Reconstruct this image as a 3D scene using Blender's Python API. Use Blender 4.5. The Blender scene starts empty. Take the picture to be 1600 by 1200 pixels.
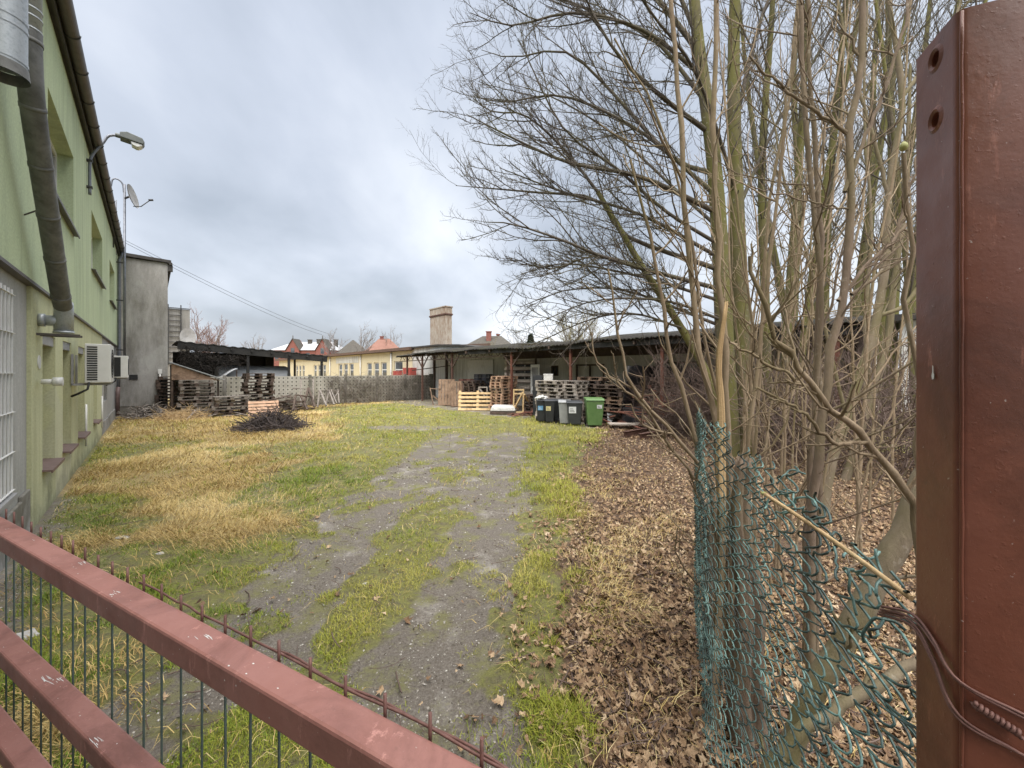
import bpy, math, random
import numpy as np
from mathutils import Vector, Matrix

random.seed(7)
RNG = np.random.default_rng(11)
scene = bpy.context.scene
COL = scene.collection
F = 600.0           # focal length in photo pixels, horizon on photo row 580
EYE = 2.0
TH = math.atan2(565.0, 600.0)
CT, ST = math.cos(TH), math.sin(TH)

def at(px, py, d):
    return ((px-800)/F*d, d, EYE+(580-py)/F*d)
def gp(px, d):
    return ((px-800)/F*d, d, 0.0)
def yard(v, u, z=0.0):            # yard frame (v across, u along) -> world
    return (CT*v-ST*u, ST*v+CT*u, z)
def to_yard(X, Y):
    return (CT*X+ST*Y, -ST*X+CT*Y)

# ------------------------------------------------------------------ materials
def nodes_of(name):
    m = bpy.data.materials.new(name); m.use_nodes = True
    nt = m.node_tree; nt.nodes.clear()
    out = nt.nodes.new('ShaderNodeOutputMaterial')
    b = nt.nodes.new('ShaderNodeBsdfPrincipled')
    nt.links.new(b.outputs[0], out.inputs[0])
    return m, nt, b
def N(nt, t, **kw):
    n = nt.nodes.new(t)
    for k, val in kw.items():
        if k.startswith('i_'): n.inputs[k[2:]].default_value = val
        else: setattr(n, k, val)
    return n
def ramp(nt, fac, stops):
    r = nt.nodes.new('ShaderNodeValToRGB')
    el = r.color_ramp.elements
    while len(el) > 1: el.remove(el[-1])
    el[0].position = stops[0][0]; el[0].color = (*stops[0][1], 1)
    for p, c in stops[1:]:
        e = el.new(p); e.color = (*c, 1)
    nt.links.new(fac, r.inputs[0])
    return r.outputs[0]
def noise(nt, vec, scale, detail=5, rough=.6, dist=0):
    n = nt.nodes.new('ShaderNodeTexNoise')
    n.inputs['Scale'].default_value = scale; n.inputs['Detail'].default_value = detail
    n.inputs['Roughness'].default_value = rough; n.inputs['Distortion'].default_value = dist
    nt.links.new(vec, n.inputs['Vector'])
    return n.outputs['Fac']
def mixc(nt, fac, a, b, mode='MIX'):
    n = nt.nodes.new('ShaderNodeMix'); n.data_type = 'RGBA'; n.blend_type = mode
    for s, i in ((fac, 0), (a, 6), (b, 7)):
        if hasattr(s, 'is_output') or isinstance(s, bpy.types.NodeSocket): nt.links.new(s, n.inputs[i])
        elif isinstance(s, (int, float)): n.inputs[i].default_value = s
        else: n.inputs[i].default_value = (*s, 1)
    return n.outputs[2]
def math_(nt, op, a, b=None, c=None):
    n = nt.nodes.new('ShaderNodeMath'); n.operation = op
    for k, s in enumerate((a, b, c)):
        if s is None: continue
        if isinstance(s, bpy.types.NodeSocket): nt.links.new(s, n.inputs[k])
        else: n.inputs[k].default_value = s
    return n.outputs[0]
def bump(nt, b, h, strength=.3, dist=.02):
    n = nt.nodes.new('ShaderNodeBump'); n.inputs['Strength'].default_value = strength; n.inputs['Distance'].default_value = dist
    nt.links.new(h, n.inputs['Height']); nt.links.new(n.outputs[0], b.inputs['Normal'])
def pos(nt, stretch=(1, 1, 1)):
    g = nt.nodes.new('ShaderNodeNewGeometry')
    if stretch == (1, 1, 1): return g.outputs['Position']
    mp = nt.nodes.new('ShaderNodeMapping'); mp.inputs['Scale'].default_value = stretch
    nt.links.new(g.outputs['Position'], mp.inputs[0]); return mp.outputs[0]

def mat(name, stops, scale=3, rough=.8, metal=0, bumps=.3, bscale=60, bdist=.01, stretch=(1, 1, 1), dirt=None, dirt_scale=.8, dirt_at=.55,
        rr=None, objrand=0, spec=None):
    """weathered surface: noise between the given colours, optional second stain colour and fine relief"""
    m, nt, b = nodes_of(name)
    p = pos(nt, stretch)
    if len(stops[0]) == 3:
        k = len(stops); stops = [(.3+.4*i/max(1, k-1), c) for i, c in enumerate(stops)]
    c = ramp(nt, noise(nt, p, scale, 7, .65), stops)
    if dirt:
        f = ramp(nt, noise(nt, p, dirt_scale, 8, .7, .4), [(dirt_at-.08, (0, 0, 0)), (dirt_at+.1, (1, 1, 1))])
        c = mixc(nt, f, c, dirt)
    if objrand:
        oi = nt.nodes.new('ShaderNodeObjectInfo')
        v = math_(nt, 'MULTIPLY_ADD', oi.outputs['Random'], objrand, 1-objrand/2)
        hs = nt.nodes.new('ShaderNodeHueSaturation'); nt.links.new(v, hs.inputs['Value']); nt.links.new(c, hs.inputs['Color'])
        c = hs.outputs[0]
    nt.links.new(c, b.inputs['Base Color'])
    b.inputs['Roughness'].default_value = rough; b.inputs['Metallic'].default_value = metal
    if spec is not None: b.inputs['Specular IOR Level'].default_value = spec
    if rr:
        q = ramp(nt, noise(nt, p, scale*2, 4), [(.3, (rr[0],)*3), (.7, (rr[1],)*3)])
        nt.links.new(q, b.inputs['Roughness'])
    if bumps:
        bump(nt, b, noise(nt, pos(nt), bscale, 5, .65), bumps, bdist)
    return m

M = {}
def streaked(name, base, stain, amount=.55, streak=(2.2, 2.2, .22), rough=.9, plaster=120, moss=None, bs=.25, splash=None):
    """rendered wall: base tone with blotches, vertical weather streaks and optional greenish growth"""
    m, nt, b = nodes_of(name)
    p = pos(nt)
    c = ramp(nt, noise(nt, p, .9, 8, .65), [(.3, base[0]), (.7, base[1])])
    s = noise(nt, pos(nt, streak), 1.6, 8, .7)
    s2 = noise(nt, p, .45, 5)
    f = ramp(nt, math_(nt, 'MULTIPLY_ADD', s2, .5, math_(nt, 'MULTIPLY', s, .7)), [(amount-.08, (0, 0, 0)), (amount+.16, (.85,)*3)])
    c = mixc(nt, f, c, stain)
    if moss:
        f2 = ramp(nt, noise(nt, pos(nt, (1.5, 1.5, .6)), 1.1, 8, .75), [(.54, (0, 0, 0)), (.7, (.8,)*3)])
        c = mixc(nt, f2, c, moss)
    if splash:
        sz = nt.nodes.new('ShaderNodeSeparateXYZ'); nt.links.new(p, sz.inputs[0])
        hgt = math_(nt, 'SUBTRACT', math_(nt, 'MULTIPLY_ADD', noise(nt, p, 2.4, 7, .7), 1.5, -.42), sz.outputs[2])
        c = mixc(nt, ramp(nt, hgt, [(0.0, (0, 0, 0)), (.35, (.75,)*3)]), c, splash)
        pt = ramp(nt, noise(nt, p, .55, 3, .4), [(.60, (0, 0, 0)), (.615, (.22,)*3)]); c = mixc(nt, pt, c, (.50, .50, .46))
    sp = ramp(nt, noise(nt, p, 38, 3), [(.3, (.86,)*3), (.7, (1.1,)*3)])
    c = mixc(nt, 1.0, c, sp, 'MULTIPLY')
    nt.links.new(c, b.inputs['Base Color']); b.inputs['Roughness'].default_value = rough
    bump(nt, b, noise(nt, p, plaster, 4, .7), bs, .006)
    return m

M['green_plaster'] = streaked('green_plaster', ((.45, .53, .325), (.53, .61, .395)), (.31, .37, .23), .64)
M['pale_plaster'] = streaked('pale_green_plaster', ((.50, .51, .30), (.56, .57, .36)), (.33, .33, .19), .64, splash=(.20, .20, .12))
M['niche_board'] = streaked('olive_niche_board', ((.30, .285, .17), (.36, .34, .21)), (.2, .19, .11), .62)
M['grey_plaster'] = streaked('grey_plaster', ((.38, .38, .37), (.48, .48, .46)), (.27, .27, .25), .58, (2, 2, .5), splash=(.17, .17, .14))
M['old_render'] = streaked('old_render', ((.30, .29, .275), (.46, .445, .42)), (.15, .14, .125), .575, (1.5, 1.5, .42), moss=(.19, .18, .15), splash=(.12, .11, .09))
M['white_wash'] = streaked('whitewashed_wall', ((.58, .59, .57), (.72, .73, .70)), (.28, .26, .22), .62, (3, 3, .3))
M['shed_wall'] = streaked('shed_wall', ((.56, .54, .49), (.70, .67, .61)), (.28, .24, .19), .62, (3, 3, .3))
M['cream'] = streaked('cream_plaster', ((.62, .55, .37), (.67, .60, .42)), (.45, .37, .22), .72)
M['chimney'] = streaked('chimney_render', ((.40, .36, .30), (.52, .47, .40)), (.22, .13, .08), .57, (5, 5, 1.5))
M['tower'] = streaked('tower_render', ((.30, .29, .27), (.42, .41, .38)), (.2, .19, .17), .6)
M['galv'] = mat('galvanised_sheet', [(.30, .33, .35), (.47, .50, .52), (.38, .41, .44)], 34, .5, .55, .2, 90, .004, rr=(.42, .66))
M['galv_dull'] = mat('dull_grey_pipe', [(.09, .09, .085), (.17, .17, .16)], 9, .6, .25, .25, 60, .004, dirt=(.22, .22, .215), dirt_at=.56, dirt_scale=3)
M['gutter'] = mat('brown_gutter', [(.065, .055, .05), (.11, .095, .085)], 6, .5, .2, .15, 50, .004)
M['dark_metal'] = mat('dark_metal', [(.04, .04, .042), (.08, .078, .075)], 8, .55, .5, .15)
M['mast'] = mat('mast_steel', [(.13, .14, .16), (.22, .23, .26)], 8, .45, .6, .1)
M['white_paint'] = mat('white_paint', [(.66, .66, .64), (.76, .76, .74)], 9, .5, 0, .08, 60, .003, dirt=(.45, .43, .38), dirt_at=.62)
M['plastic_white'] = mat('white_plastic', [(.60, .60, .57), (.70, .70, .68)], 5, .42, 0, .05, dirt=(.48, .46, .42), dirt_at=.63)
M['black_slot'] = mat('black_slot', [(.012, .012, .013), (.02, .02, .02)], 8, .7, 0, 0)
M['sill'] = mat('maroon_sill', [(.12, .075, .07), (.19, .13, .12)], 7, .5, 0, .1)
M['grey_sill'] = mat('grey_sill', [(.25, .25, .25), (.34, .34, .34)], 7, .7, 0, .2)
def glass_mat():
    m, nt, b = nodes_of('window_glass')
    c = ramp(nt, noise(nt, pos(nt), .8, 3), [(.35, (.035, .042, .05)), (.65, (.10, .115, .125))])
    nt.links.new(c, b.inputs['Base Color']); b.inputs['Roughness'].default_value = .06; b.inputs['Specular IOR Level'].default_value = .8
    return m
M['glass'] = glass_mat()
M['tar'] = mat('tar_roof', [(.035, .032, .03), (.07, .065, .06)], 5, .9, 0, .3)
M['lamp_grey'] = mat('grey_lamp_housing', [(.085, .095, .09), (.15, .16, .15)], 8, .55, .2, .1)
M['rust_roof'] = mat('brown_sheet_roof', [(.09, .055, .04), (.16, .10, .075)], 5, .8, 0, .3)
M['asbestos'] = mat('old_corrugated_sheet', [(.016, .014, .012), (.045, .040, .034)], 4, .92, 0, .4, 40, dirt=(.06, .065, .028), dirt_scale=1.6, dirt_at=.6)
M['black_roof'] = mat('black_canopy_sheet', [(.012, .012, .012), (.035, .033, .03)], 4, .85, 0, .3)
M['concrete'] = mat('concrete', [(.26, .255, .24), (.40, .39, .37)], 4, .92, 0, .4, 70, dirt=(.15, .14, .11), dirt_at=.56)
M['concrete_dark'] = mat('dark_concrete', [(.16, .15, .135), (.25, .235, .21)], 4, .92, 0, .4, 70, dirt=(.10, .10, .07), dirt_at=.54)
M['brick_red'] = mat('red_brick', [(.20, .078, .062), (.26, .10, .082)], 3, .85, 0, .3, 8)
M['tile_orange'] = mat('orange_tiles', [(.21, .105, .08), (.27, .14, .105)], 3, .85, 0, .3, 6, dirt=(.20, .10, .07), dirt_at=.55)
M['tile_dark'] = mat('dark_tiles', [(.055, .05, .042), (.10, .09, .075)], 3, .85, 0, .3, 6)
M['tile_pale'] = mat('pale_roof_sheet', [(.42, .43, .45), (.52, .53, .55)], 2, .6, .1, .1)
M['house_beige'] = mat('beige_wall', [(.40, .35, .28), (.48, .43, .35)], 2, .9, 0, .2)
M['red_box'] = mat('red_painted_sheet', [(.36, .06, .05), (.44, .09, .07)], 4, .5, 0, .1)

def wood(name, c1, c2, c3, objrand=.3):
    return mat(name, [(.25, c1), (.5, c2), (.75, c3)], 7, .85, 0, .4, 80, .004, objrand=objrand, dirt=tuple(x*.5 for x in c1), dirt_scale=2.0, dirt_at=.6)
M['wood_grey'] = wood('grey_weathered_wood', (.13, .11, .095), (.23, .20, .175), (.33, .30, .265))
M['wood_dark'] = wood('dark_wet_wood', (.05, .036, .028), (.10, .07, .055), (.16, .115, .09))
M['wood_brown'] = wood('brown_pallet_wood', (.16, .10, .065), (.27, .18, .12), (.37, .26, .185))
M['wood_pale'] = wood('pale_pallet_wood', (.30, .255, .215), (.42, .37, .32), (.52, .47, .42))
M['wood_new'] = wood('new_yellow_wood', (.46, .31, .15), (.58, .42, .225), (.66, .50, .30), .15)
M['wood_pink'] = wood('pinkish_wood', (.38, .23, .15), (.48, .31, .21), (.56, .39, .28), .15)
M['wood_red'] = wood('red_brown_wood', (.10, .035, .025), (.19, .075, .05), (.26, .12, .08))

def bark(name, base, moss, moss_at=.5, scale=6, lichen=(.30, .29, .24)):
    m, nt, b = nodes_of(name)
    p = pos(nt, (1, 1, .35))
    c = ramp(nt, noise(nt, p, scale, 8, .7), [(.3, base[0]), (.7, base[1])])
    f = ramp(nt, noise(nt, pos(nt, (1, 1, .5)), 1.7, 6, .7), [(moss_at-.1, (0, 0, 0)), (moss_at+.12, (.9,)*3)])
    c = mixc(nt, f, c, moss)
    f2 = ramp(nt, noise(nt, pos(nt), 14, 4), [(.62, (0, 0, 0)), (.70, (.55,)*3)])
    c = mixc(nt, f2, c, lichen)
    nt.links.new(c, b.inputs['Base Color']); b.inputs['Roughness'].default_value = .92
    bump(nt, b, noise(nt, pos(nt, (1, 1, .3)), 45, 5, .7), .6, .012)
    return m
M['bark_moss'] = bark('mossy_bark', ((.065, .052, .035), (.14, .115, .075)), (.125, .12, .028), .42)
M['bark_limb'] = bark('limb_bark', ((.05, .04, .032), (.11, .09, .07)), (.085, .08, .03), .56)
M['bark_twig'] = mat('twig_bark', [(.045, .035, .03), (.10, .078, .062)], 3, .9, 0, 0)
M['bark_shrub'] = bark('tan_shrub_bark', ((.17, .122, .075), (.34, .26, .175)), (.16, .13, .055), .58, 12, (.42, .37, .30))
M['bark_shrub_dark'] = bark('brown_shrub_bark', ((.12, .085, .06), (.24, .18, .13)), (.17, .14, .07), .58, 9, (.38, .33, .27))
M['bark_smooth'] = bark('smooth_grey_bark', ((.16, .125, .085), (.26, .21, .15)), (.13, .115, .045), .50, 7, (.36, .32, .26))
M['bark_dead'] = bark('dead_grey_wood', ((.055, .045, .036), (.26, .23, .19)), (.17, .14, .095), .5, 14, (.34, .31, .26))
M['split_wood'] = mat('split_fresh_wood', [(.38, .25, .12), (.58, .43, .24)], 8, .85, 0, .6, 60, .008, stretch=(1, 1, .15))
M['twig_brown'] = mat('brown_brush_twigs', [(.085, .055, .045), (.20, .145, .12)], 2, .9, 0, 0)
M['twig_pile'] = mat('dark_brushwood', [(.035, .028, .027), (.12, .095, .09)], 4, .85, 0, 0)
M['twig_red'] = mat('reddish_twigs', [(.20, .13, .12), (.32, .22, .20)], .5, .9, 0, 0)
M['twig_far'] = mat('far_twigs', [(.17, .15, .14), (.27, .24, .22)], .5, .9, 0, 0)
M['twig_olive'] = mat('olive_far_twigs', [(.16, .14, .07), (.28, .25, .15)], .5, .9, 0, 0)
M['creeper'] = mat('dry_creeper', [(.14, .12, .10), (.29, .25, .215)], 1.5, .9, 0, 0)
M['creeper_dark'] = mat('dark_creeper', [(.015, .013, .011), (.05, .04, .033)], 1.5, .9, 0, 0)
M['needle'] = mat('conifer_needles', [(.02, .035, .02), (.05, .07, .04)], 2, .9, 0, 0)

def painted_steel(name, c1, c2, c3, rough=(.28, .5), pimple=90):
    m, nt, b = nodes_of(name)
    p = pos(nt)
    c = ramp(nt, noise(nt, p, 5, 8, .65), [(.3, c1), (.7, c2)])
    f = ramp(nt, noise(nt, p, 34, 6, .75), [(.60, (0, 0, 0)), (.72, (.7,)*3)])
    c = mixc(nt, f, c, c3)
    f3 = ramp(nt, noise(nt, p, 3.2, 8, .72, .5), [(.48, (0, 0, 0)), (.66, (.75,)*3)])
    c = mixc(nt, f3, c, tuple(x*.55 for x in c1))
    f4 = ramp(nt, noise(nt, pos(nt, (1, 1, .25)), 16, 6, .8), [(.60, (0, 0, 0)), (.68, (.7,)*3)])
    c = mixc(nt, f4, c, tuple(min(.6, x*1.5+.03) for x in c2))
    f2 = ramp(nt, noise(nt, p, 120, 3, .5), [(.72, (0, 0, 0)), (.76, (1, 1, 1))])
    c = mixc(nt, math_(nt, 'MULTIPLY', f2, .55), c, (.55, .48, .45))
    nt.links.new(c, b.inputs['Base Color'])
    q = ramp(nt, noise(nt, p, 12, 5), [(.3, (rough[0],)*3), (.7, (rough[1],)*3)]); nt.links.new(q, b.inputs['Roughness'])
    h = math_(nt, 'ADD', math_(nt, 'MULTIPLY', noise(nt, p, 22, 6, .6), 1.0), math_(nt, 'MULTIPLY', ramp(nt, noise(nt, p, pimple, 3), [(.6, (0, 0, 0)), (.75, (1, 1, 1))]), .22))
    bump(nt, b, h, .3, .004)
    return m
M['post_paint'] = painted_steel('red_brown_paint', (.165, .052, .030), (.22, .075, .045), (.13, .048, .034))
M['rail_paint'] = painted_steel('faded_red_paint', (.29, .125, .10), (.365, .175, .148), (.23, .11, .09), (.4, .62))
M['rust_wire'] = mat('rusty_wire', [(.12, .055, .045), (.26, .14, .12)], 30, .6, .3, .3, 200, .002)
M['mesh_green'] = mat('dark_green_wire', [(.03, .05, .042), (.07, .10, .085)], 20, .5, .1, .1)
M['mesh_pvc'] = mat('green_coated_wire', [(.36, (.022, .030, .028)), (.50, (.055, .105, .096)), (.62, (.17, .30, .275))], 7, .45, 0, .2, 150, .002)
M['bin_black'] = mat('black_bin_plastic', [(.022, .024, .028), (.04, .043, .05)], 5, .45, 0, .1)
M['bin_dark'] = mat('dark_grey_bin_plastic', [(.03, .034, .04), (.055, .06, .065)], 5, .45, 0, .1)
M['bin_grey'] = mat('light_grey_bin_plastic', [(.30, .31, .32), (.40, .41, .42)], 5, .5, 0, .1, dirt=(.2, .2, .2), dirt_at=.6)
M['bin_green'] = mat('green_bin_plastic', [(.10, .20, .065), (.15, .26, .095)], 5, .45, 0, .1)
M['sticker_blue'] = mat('blue_sticker', [(.12, .32, .55), (.16, .38, .62)], 30, .5, 0, 0)
M['sticker_yellow'] = mat('yellow_sticker', [(.62, .55, .25), (.70, .62, .35)], 30, .5, 0, 0)
M['sticker_white'] = mat('white_sticker', [(.66, .68, .70), (.76, .78, .80)], 30, .5, 0, 0)
M['ink'] = mat('dark_ink', [(.05, .06, .07), (.08, .09, .1)], 30, .6, 0, 0)
M['foil'] = mat('white_plastic_wrap', [(.50, .50, .48), (.68, .68, .66)], 5, .35, 0, .8, 9, .05)
M['black_cloth'] = mat('black_plastic_sheet', [(.008, .008, .009), (.022, .022, .024)], 4, .4, 0, .6, 12, .04)
M['tank_white'] = mat('white_tarpaulin', [(.42, .44, .46), (.55, .57, .59)], 1.5, .5, 0, .2, 4)
M['crate'] = mat('dark_blue_crate_plastic', [(.02, .022, .03), (.045, .045, .055)], 4, .6, 0, .1)
M['crate_red'] = mat('red_brown_crate', [(.12, .045, .035), (.20, .085, .065)], 4, .7, 0, .1)
M['steel_rust'] = mat('rusty_steel', [(.09, .045, .035), (.19, .11, .085)], 7, .7, .3, .4)
M['board_grey'] = mat('grey_board', [(.30, .30, .30), (.42, .42, .42)], 4, .7, 0, .3, dirt=(.14, .13, .12), dirt_at=.58)
M['bud'] = mat('green_bud', [(.35, .36, .12), (.45, .44, .18)], 50, .6, 0, .2)
M['stone'] = mat('pale_stone', [(.34, .33, .31), (.52, .51, .49)], 9, .9, 0, .5)

# perforated concrete fence panels: a grid of small dark square recesses
def perforated(name, cell=.215, base=((.36, .34, .295), (.52, .50, .445)), stain=(.23, .215, .165)):
    m, nt, b = nodes_of(name)
    tc = nt.nodes.new('ShaderNodeTexCoord'); sx = nt.nodes.new('ShaderNodeSeparateXYZ'); nt.links.new(tc.outputs['Object'], sx.inputs[0])
    def fold(s):
        return math_(nt, 'ABSOLUTE', math_(nt, 'SUBTRACT', math_(nt, 'FRACT', math_(nt, 'DIVIDE', s, cell)), .5))
    ax, az = fold(sx.outputs[0]), fold(sx.outputs[2])
    hole = math_(nt, 'LESS_THAN', math_(nt, 'MAXIMUM', ax, az), .17)
    line = math_(nt, 'GREATER_THAN', math_(nt, 'MAXIMUM', ax, az), .455)
    p = pos(nt)
    c = ramp(nt, noise(nt, p, 2.0, 7, .7), [(.3, base[0]), (.7, base[1])])
    f = ramp(nt, noise(nt, pos(nt, (1, 1, .5)), .9, 7, .7), [(.46, (0, 0, 0)), (.64, (.9,)*3)])
    c = mixc(nt, f, c, stain)
    c = mixc(nt, math_(nt, 'MULTIPLY', line, .35), c, (.16, .15, .12))
    c = mixc(nt, math_(nt, 'MULTIPLY', hole, .92), c, (.045, .042, .035))
    nt.links.new(c, b.inputs['Base Color']); b.inputs['Roughness'].default_value = .92
    h = math_(nt, 'SUBTRACT', noise(nt, p, 60, 4), math_(nt, 'MULTIPLY', hole, 3))
    bump(nt, b, h, .3, .02)
    return m
M['perforated'] = perforated('perforated_concrete')

# ------------------------------------------------------------------ mesh builder
class MB:
    def __init__(s, off=(0, 0, 0)):
        s.v = []; s.f = []; s.mi = []; s.sm = []; s.off = Vector(off)
    def add(s, vs, fs, mi=0, sm=False):
        n = len(s.v)
        for p in vs: s.v.append((p[0]-s.off.x, p[1]-s.off.y, p[2]-s.off.z))
        for f in fs: s.f.append(tuple(i+n for i in f)); s.mi.append(mi); s.sm.append(sm)
    def box(s, x0, x1, y0, y1, z0, z1, mi=0):
        vs = [(x0, y0, z0), (x1, y0, z0), (x1, y1, z0), (x0, y1, z0), (x0, y0, z1), (x1, y0, z1), (x1, y1, z1), (x0, y1, z1)]
        s.add(vs, [(3, 2, 1, 0), (4, 5, 6, 7), (0, 1, 5, 4), (1, 2, 6, 5), (2, 3, 7, 6), (3, 0, 4, 7)], mi)
    def beam(s, p, q, w, h, up=(0, 0, 1), mi=0):
        p = Vector(p); q = Vector(q); d = (q-p).normalized(); up = Vector(up)
        if abs(d.dot(up)) > .98: up = Vector((1, 0, 0)) if abs(d.x) < .9 else Vector((0, 1, 0))
        a = d.cross(up).normalized(); b = a.cross(d).normalized()
        vs = []
        for c in (p, q):
            for (i, j) in ((-1, -1), (1, -1), (1, 1), (-1, 1)):
                vs.append(c+a*(i*w/2)+b*(j*h/2))
        s.add(vs, [(0, 1, 2, 3), (7, 6, 5, 4), (4, 5, 1, 0), (5, 6, 2, 1), (6, 7, 3, 2), (7, 4, 0, 3)], mi)
    def tube(s, pts, r, n=10, mi=0, caps=True, sm=True):
        pts = [Vector(p) for p in pts]; k = len(pts)
        if not hasattr(r, '__len__'): r = [r]*k
        vs = []; fs = []; a = None
        for i, p in enumerate(pts):
            t = (pts[min(i+1, k-1)]-pts[max(i-1, 0)]).normalized()
            if a is None:
                a = t.cross(Vector((0, 0, 1)))
                if a.length < .05: a = t.cross(Vector((1, 0, 0)))
            a = (a-t*a.dot(t)).normalized(); b = t.cross(a)
            for j in range(n):
                g = 2*math.pi*j/n
                vs.append(p+(a*math.cos(g)+b*math.sin(g))*r[i])
        for i in range(k-1):
            for j in range(n):
                fs.append((i*n+j, i*n+(j+1) % n, (i+1)*n+(j+1) % n, (i+1)*n+j))
        s.add(vs, fs, mi, sm)
        if caps:
            s.add(vs[:n], [tuple(range(n-1, -1, -1))], mi); s.add(vs[-n:], [tuple(range(n))], mi)
    def prism(s, prof, y0, y1, mi=0, plane='xz'):
        """extrude a 2D outline (counter-clockwise) along the third axis"""
        n = len(prof)
        f3 = (lambda p, t: (p[0], t, p[1])) if plane == 'xz' else ((lambda p, t: (t, p[0], p[1])) if plane == 'yz' else (lambda p, t: (p[0], p[1], t)))
        vs = [f3(p, y0) for p in prof]+[f3(p, y1) for p in prof]
        fs = [tuple(range(n)), tuple(range(2*n-1, n-1, -1))]+[(i, i+n, (i+1) % n+n, (i+1) % n) for i in range(n)]
        s.add(vs, fs, mi)
    def wall(s, fixed0, fixed1, a0, a1, z0, z1, holes, axis='u', mi=0):
        """slab with rectangular openings; runs along y (axis u) or x (axis v)"""
        us = sorted({a0, a1, *[h[0] for h in holes], *[h[1] for h in holes]}); us = [x for x in us if a0 <= x <= a1]
        zs = sorted({z0, z1, *[h[2] for h in holes], *[h[3] for h in holes]}); zs = [x for x in zs if z0 <= x <= z1]
        solid = lambda i, j: 0 <= i < len(us)-1 and 0 <= j < len(zs)-1 and not any(h[0] < (us[i]+us[i+1])/2 < h[1] and h[2] < (zs[j]+zs[j+1])/2 < h[3] for h in holes)
        P = (lambda a, z, t: (t, a, z)) if axis == 'u' else (lambda a, z, t: (a, t, z))
        for i in range(len(us)-1):
            for j in range(len(zs)-1):
                if not solid(i, j): continue
                A, B, C, D = us[i], us[i+1], zs[j], zs[j+1]
                s.add([P(A, C, fixed1), P(B, C, fixed1), P(B, D, fixed1), P(A, D, fixed1)], [(0, 1, 2, 3)], mi)
                s.add([P(A, C, fixed0), P(B, C, fixed0), P(B, D, fixed0), P(A, D, fixed0)], [(3, 2, 1, 0)], mi)
                for (ii, jj, q) in ((i-1, j, ((A, C), (A, D))), (i+1, j, ((B, C), (B, D))), (i, j-1, ((A, C), (B, C))), (i, j+1, ((A, D), (B, D)))):
                    if not solid(ii, jj):
                        s.add([P(*q[0], fixed0), P(*q[1], fixed0), P(*q[1], fixed1), P(*q[0], fixed1)], [(0, 1, 2, 3)], mi)
    def build(s, name, mats, parent=None, bevel=0, loc=None, fix=True):
        me = bpy.data.meshes.new(name)
        me.from_pydata(s.v, [], s.f)
        if not isinstance(mats, (list, tuple)): mats = [mats]
        for m in mats: me.materials.append(m)
        me.polygons.foreach_set('material_index', s.mi); me.polygons.foreach_set('use_smooth', s.sm)
        if fix:
            import bmesh
            bm = bmesh.new(); bm.from_mesh(me)
            bmesh.ops.remove_doubles(bm, verts=bm.verts, dist=1e-5)
            bmesh.ops.recalc_face_normals(bm, faces=bm.faces); bm.to_mesh(me); bm.free()
        me.update()
        o = bpy.data.objects.new(name, me); COL.objects.link(o)
        if parent: o.parent = parent
        if loc: o.location = loc
        if bevel:
            b = o.modifiers.new('bevel', 'BEVEL'); b.width = bevel; b.segments = 2; b.limit_method = 'ANGLE'; b.angle_limit = math.radians(40)
        return o

def tag(o, label, cat, group=None):
    o['label'] = label; o['category'] = cat
    if group: o['group'] = group
    return o
def setting(o, kind='structure'):
    o['kind'] = kind; return o
def thing(name, label, cat, loc=(0, 0, 0), rz=0, group=None):
    o = bpy.data.objects.new(name, None); COL.objects.link(o); o.empty_display_size = .2
    o.location = loc; o.rotation_euler = (0, 0, rz)
    return tag(o, label, cat, group)
class Y:
    """a thing standing in the yard frame; builders take absolute (v,u,z)"""
    def __init__(s, name, label, cat, v, u, group=None):
        s.o = thing(name, label, cat, yard(v, u), TH, group); s.off = (v, u, 0)
    def mb(s): return MB(s.off)

def np_mesh(name, verts, faces_flat, loop_tot, mats, parent=None, attrs=None, smooth=True, midx=None):
    me = bpy.data.meshes.new(name)
    me.vertices.add(len(verts)); me.vertices.foreach_set('co', np.asarray(verts, np.float32).ravel())
    me.loops.add(len(faces_flat)); me.loops.foreach_set('vertex_index', np.asarray(faces_flat, np.int32))
    lt = np.asarray(loop_tot, np.int32); ls = np.concatenate(([0], np.cumsum(lt)[:-1])).astype(np.int32)
    me.polygons.add(len(lt)); me.polygons.foreach_set('loop_start', ls)
    me.polygons.foreach_set('use_smooth', np.full(len(lt), smooth))
    if not isinstance(mats, (list, tuple)): mats = [mats]
    for m in mats: me.materials.append(m)
    if midx is not None: me.polygons.foreach_set('material_index', np.asarray(midx, np.int32))
    if attrs:
        for k, a in attrs.items():
            at_ = me.attributes.new(k, 'FLOAT', 'POINT'); at_.data.foreach_set('value', np.asarray(a, np.float32))
    me.update(calc_edges=True)
    o = bpy.data.objects.new(name, me); COL.objects.link(o)
    if parent: o.parent = parent
    return o

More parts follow.
